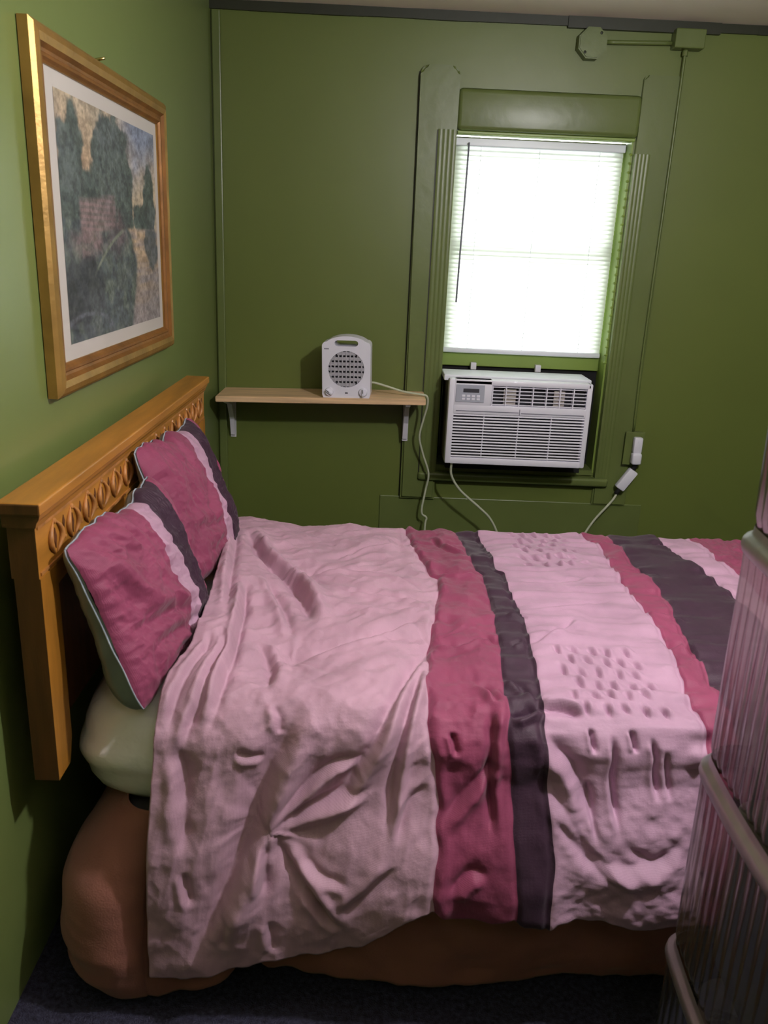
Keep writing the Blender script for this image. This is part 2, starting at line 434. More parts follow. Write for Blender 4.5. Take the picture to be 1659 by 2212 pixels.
# ================================================================== ELECTRICAL ON WALL
ol = thing('outlet_box', 'green painted surface outlet box holding the white plug right of the window', 'outlet', (1.636, 0, .62))
obj('box_body', B(1.604, 1.672, -.040, 0, .575, .698, bev=.003), M['trim'], ol)
obj('cover_plate', B(1.600, 1.676, -.044, -.040, .571, .702, bev=.0015), M['trim'], ol)
jb = thing('round_junction_box', 'green painted octagonal junction box under the ceiling', 'junction box', (1.310, 0, 2.04))
bm = prism(bmesh.new(), [(1.308+.052*math.cos(PI/8+k*PI/4), 2.040+.052*math.sin(PI/8+k*PI/4)) for k in range(8)], 'y', -.045, 0)
bmesh.ops.bevel(bm, geom=[e for e in bm.edges if all(v.co.y < -.044 for v in e.verts)], offset=.004, segments=2, affect='EDGES')
obj('box_body', bm, M['trim'], jb)
for sx, sz in ((-.025,-.03),(.025,.03)):
    bm = bmesh.new(); lathe(bm, [(0,-.003),(.004,-.002),(.005,0)], (1.308+sx, -.046, 2.04+sz), 'y', 8)
    obj('screw', bm, M['trim_dark'], jb)
jb = thing('square_junction_box', 'green painted rectangular junction box above the vertical conduit', 'junction box', (1.634, 0, 2.06))
obj('box_body', B(1.585, 1.688, -.050, 0, 2.036, 2.096, bev=.004), M['trim'], jb)
obj('conduit_collar', lathe(bmesh.new(), [(.010,0),(.010,.016),(.006,.02)], (1.632,-.024,2.016), 'z', 10), M['trim'], jb)
cd = tag(obj('vertical_conduit', tube(bmesh.new(), [(1.632,-.024,2.036),(1.632,-.024,1.9),(1.631,-.024,1.5),(1.629,-.024,1.0),(1.634,-.024,.703)], .0052, 8, 4), M['trim']), 'thin green conduit running down from the rectangular box to the outlet', 'conduit')
cd = tag(obj('horizontal_conduit', tube(bmesh.new(), [(1.358,-.012,2.050),(1.48,-.012,2.053),(1.586,-.012,2.056)], .0075, 8, 3), M['trim']), 'short green conduit joining the octagonal and rectangular junction boxes', 'conduit')

# ================================================================== SHELF + HEATER
sh = thing('wall_shelf', 'pine plank shelf on two white brackets left of the window', 'shelf', (.41, 0, .80))
TILT = math.radians(-1.4)
XT = Matrix.Translation((.41,0,.812)) @ Matrix.Rotation(TILT,4,'Y') @ Matrix.Translation((-.41,0,-.812))
bm = prism(bmesh.new(), [(.030,-.205),(.800,-.205),(.800,-.0275),(.7265,-.0275),(.7265,-.001),(.030,-.001)], 'z', .794, .815)
bmesh.ops.bevel(bm, geom=list(bm.edges), offset=.002, segments=2, affect='EDGES')
bmesh.ops.transform(bm, matrix=XT, verts=bm.verts)
obj('board', bm, M['pine'], sh)
for x, dz in ((.060, -.008), (.736, .009)):
    bm = bmesh.new(); zt = .7935+dz
    box(bm, x-.011, x+.011, -.004, 0, zt-.175, zt, bev=.001)
    prism(bm, [(-.165,zt),(0,zt),(0,zt-.165),(-.012,zt-.165),(-.03,zt-.10),(-.085,zt-.03),(-.165,zt-.008)], 'x', x-.009, x+.009)
    lathe(bm, [(0,-.003),(.005,-.002),(.006,0)], (x,-.012,zt-.15), 'y', 8)
    if x > .7: bmesh.ops.translate(bm, verts=bm.verts, vec=(0,-.0265,0))
    obj('bracket', bm, M['white_metal'], sh)
ht = thing('fan_heater', 'white portable fan heater with carry handle standing on the pine shelf', 'heater', (.51, -.16, .824))
HX = Matrix.Translation((.510,-.150,.8175)) @ Matrix.Rotation(math.radians(-1.4),4,'Y') @ Matrix.Rotation(math.radians(-3),4,'Z')
HW, HH, HD = .088, .222, .046
def heater_outline(w=HW, h=HH):
    pts = [(-w+.004,0),(w-.004,0),(w,.01)]
    for t in np.linspace(0,1,5)[1:]: pts.append((w, (.01+(h-.046)*t)))
    for a in np.linspace(0, PI/2, 6)[1:]: pts.append((w-.016+.016*math.cos(a), h-.036+.016*math.sin(a)))
    for t in np.linspace(.1, .9, 13):
        x = (w-.016)*(1-2*t); pts.append((x, h-.020+.020*(1-(x/(w-.016))**2)**.8 if abs(x) < w-.016 else h-.020))
    for a in np.linspace(PI/2, PI, 6): pts.append((-w+.016+.016*math.cos(a), h-.036+.016*math.sin(a)))
    pts.append((-w,.01))
    return pts
def slot_outline(cx, cz, hw, hh, n=6):
    return [(cx+hw-hh+hh*math.cos(a), cz+hh*math.sin(a)) for a in np.linspace(-PI/2, PI/2, n)]+[(cx-hw+hh+hh*math.cos(a), cz+hh*math.sin(a)) for a in np.linspace(PI/2, 3*PI/2, n)]
def plate_with_holes(outer, holes, y0, y1):
    """a plate with real through-holes, walls included"""
    bm = bmesh.new()
    loops = []
    for poly in [outer]+holes:
        vs = [bm.verts.new((u, y0, v)) for u, v in poly]
        loops.append([bm.edges.new((vs[i], vs[(i+1)%len(vs)])) for i in range(len(vs))])
    g = bmesh.ops.triangle_fill(bm, use_beauty=True, use_dissolve=False, edges=[e for l in loops for e in l])
    fs = [f for f in bm.faces]
    r = bmesh.ops.extrude_face_region(bm, geom=fs)
    for v in [x for x in r['geom'] if isinstance(x, bmesh.types.BMVert)]: v.co.y = y1
    return bm
circ = [(0+.0655*math.cos(a), .104+.0655*math.sin(a)) for a in np.linspace(0, 2*PI, 41)[:-1]]
slot = slot_outline(0, .1965, .043, .0105)
bm = plate_with_holes(heater_outline(), [circ, slot], -HD, HD)
bmesh.ops.transform(bm, matrix=HX, verts=bm.verts)
hb = obj('body', bm, M['white_plastic'], ht, 'auto')
bm = bmesh.new()
lathe(bm, [(.0665,.03),(.0665,-.02),(0,-.02)], (0,0,.104), 'y', 32)
bmesh.ops.transform(bm, matrix=HX, verts=bm.verts)
obj('grille_backing', bm, mat('heater_backing_grey', (.22,.22,.26), .6), ht)
bm = bmesh.new()
for i in range(7):
    z = -.056+.112*i/6; w = math.sqrt(max(0,.0655**2-z*z))
    box(bm, -w, w, -HD+.002, -HD+.006, .104+z-.0058, .104+z+.0058)
for i in range(9):
    x = -.056+.112*i/8; w = math.sqrt(max(0,.0655**2-x*x))
    box(bm, x-.0022, x+.0022, -HD+.000, -HD+.008, .104-w, .104+w)
bmesh.ops.transform(bm, matrix=HX, verts=bm.verts)
obj('round_grille', bm, mat('heater_grille', (.42,.41,.46), .5), ht)
for x, ang in ((-.062, 35), (.062, 90)):
    bm = lathe(bmesh.new(), [(.017,.004),(.016,-.004),(.013,-.010),(0,-.010)], (0,0,0), 'y', 20)
    box(bm, -.004, .004, -.017, -.008, -.013, .013, bev=.001)
    bmesh.ops.transform(bm, matrix=HX @ Matrix.Translation((x,-HD,.022)) @ Matrix.Rotation(math.radians(ang-90),4,'Y'), verts=bm.verts)
    kb = obj('knob', bm, M['white_plastic'], ht, 'auto')
    bm = B(-.0012,.0012,-.0176,-.0168,-.002,.012)
    bmesh.ops.transform(bm, matrix=HX @ Matrix.Translation((x,-HD,.022)) @ Matrix.Rotation(math.radians(ang-90),4,'Y'), verts=bm.verts)
    obj('pointer_mark', bm, M['grey_dark'], kb)
bm = B(-.004,.006,-HD-.0012,-HD+.001,.016,.020); bmesh.ops.transform(bm, matrix=HX, verts=bm.verts)
obj('indicator_light', bm, M['grey_dark'], ht)
bm = bmesh.new()
for i, (a, w) in enumerate(((-.080,.003),(-.0762,.0024),(-.073,.003),(-.0692,.0024),(-.066,.003))): box(bm, a, a+w, -HD-.0008, -HD+.001, .1745, .179)
bmesh.ops.transform(bm, matrix=HX, verts=bm.verts)
obj('logo', bm, M['grey_mid'], ht)
obj('power_cord', tube(bmesh.new(), [(.575,-.10,.862),(.61,-.10,.862),(.66,-.115,.852),(.72,-.13,.838),(.775,-.14,.8325),(.806,-.142,.826),(.811,-.13,.79),(.800,-.11,.73),(.790,-.095,.66),(.808,-.08,.59),(.835,-.07,.51),(.828,-.06,.44),(.818,-.06,.37),(.820,-.06,.338),(.838,-.06,.322),(.834,-.06,.28),(.836,-.06,.06)], .0042, 8, 7), M['cord'], ht)

# ================================================================== PICTURE ON LEFT WALL
pf = thing('framed_picture', 'gold framed landscape print with pale mat hanging on the left wall', 'picture', (0, -1.2, 1.37))
PY0, PY1, PZ0, PZ1 = -1.655, -.768, 1.052, 1.688
FW = .058
prof = [(0,.0),(0,.018),(.007,.025),(.018,.028),(.030,.025),(.037,.018),(.042,.016),(.045,.019),(.050,.019),(.054,.014),(FW,.011),(FW,.0)]   # (inward, out of wall)
def frame_piece(horizontal, lo, hi, side):
    bm = bmesh.new()
    A = []; C = []
    for w, h in prof:
        if horizontal:
            z = lo_z+w if side < 0 else hi_z-w
            A.append(bm.verts.new((.002+h, lo+w, z))); C.append(bm.verts.new((.002+h, hi-w, z)))
        else:
            y = lo_y+w if side < 0 else hi_y-w
            A.append(bm.verts.new((.002+h, y, lo+w))); C.append(bm.verts.new((.002+h, y, hi-w)))
    n = len(prof)
    for i in range(n-1):
        f = bm.faces.new((A[i],A[i+1],C[i+1],C[i]))
        f.material_index = 1 if 4 <= i <= 9 else 0
    bm.faces.new(A); bm.faces.new(C)
    return bm
lo_z, hi_z, lo_y, hi_y = PZ0, PZ1, PY0, PY1
for hz, lo, hi, sd in ((True,PY0,PY1,-1),(True,PY0,PY1,1),(False,PZ0,PZ1,-1),(False,PZ0,PZ1,1)):
    obj('frame_side', frame_piece(hz, lo, hi, sd), [M['gold'], M['gold_dark']], pf)
obj('mat_board', B(.003, .010, PY0+FW-.006, PY1-FW+.006, PZ0+FW-.006, PZ1-FW+.006), M['mat_board'], pf)
# the print itself: a generic lakeside landscape painted per vertex
ny, nz = 300, 230
ry0, ry1, rz0, rz1 = -1.540, -.856, 1.140, 1.600
u = np.linspace(0,1,ny)[None,:]*np.ones((nz,1)); v = np.linspace(0,1,nz)[:,None]*np.ones((1,ny))   # u left->right, v bottom->top
def C3(*c): return np.array(lin(c))
def mixc(a, b, t): return a*(1-t[...,None])+b*t[...,None]
img = mixc(C3(196,178,150)*np.ones((nz,ny,3)), C3(140,150,175)*np.ones((nz,ny,3)), sstep(.66,.98,v+.12*fbm(u*3,v*3,5))*sstep(.45,.75,u))
img = mixc(img, C3(172,140,112)*np.ones_like(img), sstep(.35,.0,np.abs(v-.72))*sstep(.5,.1,u)*.8)
dk = C3(62,74,72); dk2 = C3(44,52,60); mid = C3(92,104,96)
leaf = mixc(dk*np.ones_like(img), mid*np.ones_like(img), np.clip(.4+.5*fbm(u*26,v*22,11,4,.7),0,1))
def blob(cx, cz, rx, rz, e=.10, sd=1):
    r = np.sqrt(((u-cx)/rx)**2+((v-cz)/rz)**2)+.22*fbm(u*14,v*12,sd,4)
    return sstep(1+e, 1-e, r)
for cx, cz, rx, rz, sd in ((.42,.70,.14,.32,21),(.55,.62,.13,.36,22),(.50,.86,.10,.12,28),(.10,.74,.10,.22,23),(.14,.60,.17,.16,24),(.30,.58,.10,.17,25),(.90,.60,.08,.20,26),(.80,.54,.12,.08,27)):
    img = mixc(img, leaf, blob(cx,cz,rx,rz,.12,sd))
far = sstep(.50,.48,v)                                  # water below
water = mixc(C3(150,140,140)*np.ones_like(img), C3(184,160,132)*np.ones_like(img), np.clip(.5+.6*fbm(u*5,v*26,31),0,1)*sstep(.0,.3,v))
img = mixc(img, water, far)
img = mixc(img, C3(70,82,88)*np.ones_like(img), blob(.90,.40,.10,.12,.15,33)*far*.85)
bank = sstep(.02,-.02,(u-.60-.10*np.sin(v*6.)-.02*fbm(v*9,u*2,41)))*sstep(.53,.50,v)
img = mixc(img, mixc(C3(66,76,80)*np.ones_like(img), C3(102,112,100)*np.ones_like(img), np.clip(.35+.6*fbm(u*20,v*18,43,4,.7),0,1)), bank)
img = mixc(img, C3(140,118,118)*np.ones_like(img), sstep(.09,.06,np.abs(v-.545+.02*np.sin(u*9)))*sstep(.13,.16,u)*sstep(.50,.46,u)*(.72+.15*np.sign(np.sin(v*240))))
img = mixc(img, C3(142,118,120)*np.ones_like(img), blob(.20,.41,.17,.06,.5,51)*.7*(.5+.5*sstep(-.4,.5,fbm(u*30,v*30,71))))
img = mixc(img, C3(112,88,94)*np.ones_like(img), blob(.50,.47,.10,.10,.5,52)*.7*(.5+.5*sstep(-.4,.5,fbm(u*30,v*30,72))))
img = mixc(img, C3(120,128,110)*np.ones_like(img), sstep(.014,.004,np.abs(v-(.30+.9*(u-.27)-.9*(u-.27)**2*1.1)))*sstep(.22,.27,u)*sstep(.60,.52,u))
img = mixc(img, C3(40,42,50)*np.ones_like(img), blob(.13,.20,.22,.16,.2,53)*.8)
img = mixc(img, C3(120,122,134)*np.ones_like(img), sstep(.016,.003,np.abs(np.sqrt(((u-.16)/.22)**2+((v-.02)/.09)**2)-1)*.1)*.45)
haze = C3(112,118,124)*np.ones_like(img)
img = mixc(img, haze, np.clip(.20+.18*fbm(u*4,v*4,61), 0, .5))
img = img*(1+.30*np.clip(fbm(u*34,v*30,63,4,.75),-1,1))[...,None]
img = img*(1+.12*fbm(u*90,v*70,64,2))[...,None]
P = np.zeros((nz,ny,3)); P[...,0] = .0107; P[...,1] = ry0+(ry1-ry0)*u; P[...,2] = rz0+(rz1-rz0)*v
mp_, nt, b = new_mat('landscape_print'); at = nt.nodes.new('ShaderNodeAttribute'); at.attribute_name = 'Col'
nt.links.new(at.outputs['Color'], b.inputs['Base Color']); b.inputs['Roughness'].default_value = .75
pr = grid_mesh('print', P, mp_, pf, origin=(0,-1.2,1.37))
ca = pr.data.color_attributes.new('Col','FLOAT_COLOR','POINT'); ca.data.foreach_set('color', np.concatenate([img, np.ones((nz,ny,1))],-1).astype(np.float32).ravel())
gy = np.array([[[.0140,PY0+FW-.004,PZ0+FW-.004],[.0140,PY0+FW-.004,PZ1-FW+.004]],[[.0140,PY1-FW+.004,PZ0+FW-.004],[.0140,PY1-FW+.004,PZ1-FW+.004]]])
mq, nt, b = new_mat('picture_glass'); nt.nodes.remove(b); N = nt.nodes; L = nt.links
tr = N.new('ShaderNodeBsdfTransparent'); gl = N.new('ShaderNodeBsdfGlossy'); gl.inputs['Roughness'].default_value = .06; mx = N.new('ShaderNodeMixShader'); mx.inputs[0].default_value = .07
L.new(tr.outputs[0], mx.inputs[1]); L.new(gl.outputs[0], mx.inputs[2]); L.new(mx.outputs[0], N['Material Output'].inputs[0])
grid_mesh('glass', gy, mq, pf, origin=(0,-1.2,1.37))
obj('hanging_nail', tube(bmesh.new(), [(0,-1.255,1.697),(.020,-1.255,1.701)], .003, 8), M['nail'], pf)

# ================================================================== HEADBOARD
hbd = thing('headboard', 'honey oak headboard with carved frieze against the left wall', 'headboard', (.03, -1.33, .44))
HY0, HY1 = -1.972, -.690
bm = bmesh.new()
box(bm, .036, .106, HY0-.014, HY1+.014, .932, .952, bev=.003)
prism(bm, [(.042,.932),(.102,.932),(.100,.924),(.096,.918),(.094,.910),(.042,.910)], 'y', HY0-.006, HY1+.006)
bm.normal_update(); bmesh.ops.recalc_face_normals(bm, faces=bm.faces)
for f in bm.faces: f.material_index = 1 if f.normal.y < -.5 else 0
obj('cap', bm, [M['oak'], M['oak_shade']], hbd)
bm = B(.046, .090, HY0, HY1, .822, .911); bm.normal_update()
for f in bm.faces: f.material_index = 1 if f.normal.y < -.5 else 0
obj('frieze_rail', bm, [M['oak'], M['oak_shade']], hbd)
# apron with shallow arch
pts = [(HY0+.05,.823),(HY1-.05,.823)]
for t in np.linspace(0,1,25):
    y = HY1-.05+(HY0-HY1+.10)*t
    pts.append((y, .772+.028*math.sin(PI*t)**.7))
bm = bmesh.new()
A = [bm.verts.new((.050,y,z)) for y, z in pts]; C = [bm.verts.new((.084,y,z)) for y, z in pts]
bm.faces.new(A); bm.faces.new(C)
for i in range(len(pts)): bm.faces.new((A[i],A[(i+1)%len(pts)],C[(i+1)%len(pts)],C[i]))
obj('apron', bm, M['oak'], hbd)
for (a, c) in ((HY0, HY0+.070), (HY1-.070, HY1)):
    pts = [(a,.822),(c,.822),(c,.49),(c-.016,.445),(a,.445)] if a == HY0 else [(a,.822),(c,.822),(c,.445),(a+.016,.445),(a,.49)]
    bm = bmesh.new()
    A = [bm.verts.new((.050,y,z)) for y, z in pts]; C = [bm.verts.new((.092,y,z)) for y, z in pts]
    bm.faces.new(A); bm.faces.new(C)
    for i in range(len(pts)): bm.faces.new((A[i],A[(i+1)%len(pts)],C[(i+1)%len(pts)],C[i]))
    bm.normal_update(); bmesh.ops.recalc_face_normals(bm, faces=bm.faces)
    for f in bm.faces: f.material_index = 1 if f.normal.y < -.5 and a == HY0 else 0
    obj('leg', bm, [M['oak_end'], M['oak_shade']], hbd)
obj('back_panel', B(.052, .064, HY0+.07, HY1-.07, .50, .80), M['oak_panel'], hbd)
# carved band: border beads + leaf pairs with dark hearts
bm = bmesh.new()
box(bm, .088, .0925, HY0+.006, HY1-.006, .9035, .9085); box(bm, .088, .0925, HY0+.006, HY1-.006, .826, .831)
NM = 15
for i in range(NM):
    y = HY0+.075+(HY1-HY0-.15)*i/(NM-1); z = .867
    for sg in (-1, 1):
        pts3 = []
        for k in range(9):
            t = k/8
            pts3.append((.0905+.003*math.sin(PI*t), y+sg*(.004+.021*math.sin(PI*t)), z-.027+.056*t))
        tube(bm, pts3, lambda q: .0012+.0042*math.sin(PI*q), 6)
    lathe(bm, [(0,.004),(.004,.0035),(.0055,.001),(.0055,0)], (.090, y, z+.029), 'x', 8)
    lathe(bm, [(0,.004),(.003,.003),(.0045,.0)], (.090, y+.041, z-.012), 'x', 8)
    prism(bm, [(y-.006,z),(y,z-.019),(y+.006,z),(y,z+.017)], 'x', .090, .0915, mi=1)
    prism(bm, [(y+.036,z+.014),(y+.041,z+.002),(y+.046,z+.014),(y+.041,z+.026)], 'x', .090, .0913, mi=1)
obj('carved_band', bm, [M['carving'], M['carve_dark']], hbd)

# ================================================================== BED
BX0, BX1 = .135, 2.06; BY0, BY1 = -1.925, -.930
def superbox(x0, x1, y0, y1, z0, z1, r, bulge, name, m, par=None, seed=0):
    """puffy rounded box as a closed lofted surface"""
    cx, cy = (x0+x1)/2, (y0+y1)/2; hx, hy = (x1-x0)/2, (y1-y0)/2; n = 160; rows = []
    prof_ = []
    for a in np.linspace(-PI/2, PI/2, 15): prof_.append((a, 1))
    for q in np.linspace(0,1,23):
        if q < .5: zz = z0
        if q < .12: ins = r*1.0+ (hy-r)*(1-q/.12); zz = z0
        elif q < .35: a = -PI/2+(q-.12)/.23*PI/2; ins = r*(1-math.cos(a)); zz = z0+r+r*math.sin(a)
        elif q < .65: ins = -bulge*math.sin((q-.35)/.3*PI); zz = z0+r+(z1-z0-2*r)*(q-.35)/.3
        elif q < .88: a = (q-.65)/.23*PI/2; ins = r*(1-math.cos(a)); zz = z1-r+r*math.sin(a)
        else: ins = r+(hy-r)*(q-.88)/.12; zz = z1
        rg = []
        ins = min(ins, hy-.001)
        R = max(.13-ins*.3, .02)
        for k in range(n):
            t = 2*PI*k/n; c, s = math.cos(t), math.sin(t); e = .16
            X = (hx-ins)*math.copysign(abs(c)**e, c); Y = (hy-ins)*math.copysign(abs(s)**e, s)
            rg.append((cx+X, cy+Y, zz))
        rows.append(rg)
    P = np.array(rows); nn = fbm(P[...,0]*5, P[...,1]*5+P[...,2]*9, seed)
    P[...,2] += .004*nn*sstep(z0+.02, z1, P[...,2]); P[...,1] += -.005*nn*np.sign(P[...,1]-cy)*(np.abs(P[...,1]-cy) > .3)
    o = grid_mesh(name, P[:, ::-1], m, par, origin=(cx,cy,z0) if par is None else par.location, closed=True)
    return o
bs = superbox(BX0+.02, BX1, BY0+.02, BY1, .055, .326, .03, 0, 'box_spring', M['box'])
tag(bs, 'box spring hidden behind the terracotta skirt under the mattress', 'box spring')
mt = superbox(.088, BX1, BY0-.004, BY1, .332, .562, .080, .010, 'mattress', M['mattress'])
tag(mt, 'pale sage satin covered mattress showing its rounded corner below the near pillow', 'mattress')
for x in (.30, 1.9):
    for y in (-1.75, -1.1):
        c_ = obj('caster', lathe(bmesh.new(), [(.02,0),(.022,.01),(.02,.056)], (x,y,0), 'z', 12), M['grey_dark'], bs)
        c_.matrix_parent_inverse = Matrix.Translation(-bs.location)

# ---- bed skirt: terracotta cloth hanging round head end and near side
path = [(.215,-1.00),(.205,-1.35),(.195,-1.70),(.190,-1.86),(.205,-1.920),(.26,-1.940)]
pl = smooth_path([(x,y,0) for x,y in path], 14)
xs_ = np.linspace(.26, 2.07, 170)[1:]
pl = [(p.x,p.y) for p in pl]+[(x,-1.940) for x in xs_]
pl = np.array(pl); dd = np.r_[0, np.cumsum(np.hypot(*np.diff(pl,axis=0).T))]
nrm = np.gradient(pl, axis=0); nrm /= np.linalg.norm(nrm,axis=1)[:,None]; nrm = np.stack([nrm[:,1], -nrm[:,0]],1)
nrm = -nrm if nrm[-1,1] > 0 else nrm
rowsn = 60; q = np.linspace(0,1,rowsn)[:,None]; s_ = dd[None,:]
px_ = pl[:,0][None,:]
head = sstep(.30,.19,px_)                      # near the head corner the cloth bellies outward
flare = .010+.012*q+head*(.102*np.sin(PI*np.clip((q-.02)/1.15,0,1))**.75) + .020*np.sin(s_*9+.6)*q*sstep(.3,.5,px_) + .010*fbm(s_*7,q*3,61)*(.3+q)
flare += .040*q*sstep(.46,.30,px_)+.022*np.exp(-((px_-.45)/.03)**2)*q - .03*np.exp(-((px_-.41)/.02)**2)*sstep(.4,1,q)
bot = .022-.010*sstep(.42,.30,px_)+.022*head*0+.014*sstep(.40,.44,px_)*0+.004*fbm(s_*6,s_*0,62)+.030*np.exp(-((px_-.425)/.035)**2)+.020*sstep(.14,.05,s_-.0)*0
top = .364
Z = top+(bot-top)*q+0*s_
P = np.stack([pl[:,0][None,:]+nrm[:,0][None,:]*flare, pl[:,1][None,:]+nrm[:,1][None,:]*flare, Z],-1)
P[...,1] += 0
sk = grid_mesh('bed_skirt', P, M['skirt'], origin=(1.1,-1.94,0))
tag(sk, 'terracotta cloth bed skirt hanging to the carpet below the comforter', 'bed skirt')
sm = sk.modifiers.new('thick','SOLIDIFY'); sm.thickness = .003

# ---- comforter
NSX, NT_TOP, NT_SIDE, NT_FAR = 640, 300, 170, 40
S0, S1 = .245, 2.12
TZ = .592; RC = .085
YN, YFAR = -1.972, -.915
s = np.linspace(S0, S1, NSX)[None,:]
hem_pts = np.array([(.24,.095),(.30,.085),(.36,.094),(.47,.140),(.56,.150),(.63,.180),(.70,.245),(.745,.268),(.79,.252),(.85,.246),(.885,.262),(.905,.250),(.95,.243),(.965,.256),(1.05,.250),(1.12,.236),(1.20,.250),(1.4,.24),(1.7,.23),(2.12,.22)])
hem = np.interp(s[0], hem_pts[:,0], hem_pts[:,1])+.003*vnoise(s[0]*40, s[0]*0, 71)
sideL = (TZ-RC)-hem
top_w = (YFAR-YN)-2*RC; arc = RC*PI/2
# t: 0 = start of near corner arc on the top; negative towards the wall; arc, then straight drop
t_top = np.linspace(-(top_w+arc+.22), 0, NT_TOP)[:,None]*np.ones((1,NSX))
k = np.linspace(0,1,NT_SIDE+1)[1:][:,None]
t_side = k*(arc+sideL)[None,:]
T = np.concatenate([t_top, t_side], 0); Sg = s*np.ones_like(T)
def base(Sx, T):
    Y = np.zeros_like(T); Z = np.zeros_like(T); NY = np.zeros_like(T); NZ = np.zeros_like(T)
    m = (T <= 0) & (T >= -top_w)
    Y[m] = YN+RC-T[m]; Z[m] = TZ; NZ[m] = 1
    m = (T > 0) & (T <= arc); a = T[m]/RC
    Y[m] = YN+RC-RC*np.sin(a); Z[m] = TZ-RC+RC*np.cos(a); NY[m] = -np.sin(a); NZ[m] = np.cos(a)
    m = T > arc; q_ = (T[m]-arc)/.45; Y[m] = YN-.072*np.sin(PI*np.clip(q_*(.62+.33*sstep(.35,.75,Sx[m])),0,1))**1.7; Z[m] = TZ-RC-(T[m]-arc); NY[m] = -1; NZ[m] = 0
    m = (T < -top_w) & (T >= -top_w-arc); a = (-top_w-T[m])/RC
    Y[m] = YFAR-RC+RC*np.sin(a); Z[m] = TZ-RC+RC*np.cos(a); NY[m] = np.sin(a); NZ[m] = np.cos(a)
    m = T < -top_w-arc; Y[m] = YFAR; Z[m] = TZ-RC-(-top_w-arc-T[m]); NY[m] = 1
    return Y, Z, NY, NZ
Y, Z, NY, NZ = base(Sg, T)
def st_of(x, y, z):      # 3-D point on the cloth -> (s,t)
    if z > .55: return (x, -(y-(YN+RC)))
    return (x, arc+(TZ-RC-z))
D = np.zeros_like(T)
def seg_dist(pts):
    """distance, signed side and progress along a polyline in (s,t)"""
    pts = np.array(smooth_path([(a,b,0) for a,b in pts], 5))[:,:2]
    L_ = np.r_[0, np.cumsum(np.hypot(*np.diff(pts,axis=0).T))]
    best = np.full(T.shape, 9.); side = np.zeros_like(T); prog = np.zeros_like(T)
    lo = pts.min(0)-.14; hi = pts.max(0)+.14
    js = np.where((s[0] > lo[0]) & (s[0] < hi[0]))[0]
    if len(js) == 0: return best, side, prog
    sl = slice(js[0], js[-1]+1); Sx = Sg[:,sl]; Tx = T[:,sl]
    b_ = best[:,sl]; sd = side[:,sl]; pg = prog[:,sl]
    for i in range(len(pts)-1):
        a, c = pts[i], pts[i+1]; d_ = c-a; l2 = (d_**2).sum()
        u_ = np.clip(((Sx-a[0])*d_[0]+(Tx-a[1])*d_[1])/l2, 0, 1)
        ex = Sx-(a[0]+u_*d_[0]); ey = Tx-(a[1]+u_*d_[1]); r = np.hypot(ex,ey)
        mm = r < b_
        b_[mm] = r[mm]; sd[mm] = np.sign(d_[0]*ey-d_[1]*ex)[mm]; pg[mm] = ((L_[i]+u_*(L_[i+1]-L_[i]))/L_[-1])[mm]
    return best, side, prog
def fold(pts, depth, w, asym=.6, taper=.25):
    """a valley with a rounded ridge beside it; asym picks the ridge side"""
    global D
    r, sd, pg = seg_dist(pts)
    env = sstep(0, taper, pg)*sstep(1, 1-taper, pg)
    x = r*sd/w
    D += depth*env*(-np.exp(-np.abs(x)**1.45)+abs(asym)*np.exp(-((x-math.copysign(1.5,asym))/1.1)**2))
def tuft(s0, t0, depth, R, rays, amp, seed, sect=None):
    global D
    dx = Sg-s0; dy = T-t0; r = np.hypot(dx,dy); th = np.arctan2(dy,dx)
    D += -depth*np.exp(-(r/(R*.16))**1.2)-depth*.5*np.exp(-(r/(R*.5))**2)
    ph = 1.1*vnoise(th*2.2+50, r*0, seed)+ .35*vnoise(r*14, th*2, seed+1)
    ra = np.cos(th*rays+ph*4)
    ra = np.sign(ra)*np.abs(ra)**.8
    D += amp*ra*sstep(0,.02,r)*np.exp(-(r/R)**1.6)*(.6+.4*vnoise(th*3, r*0, seed+5))
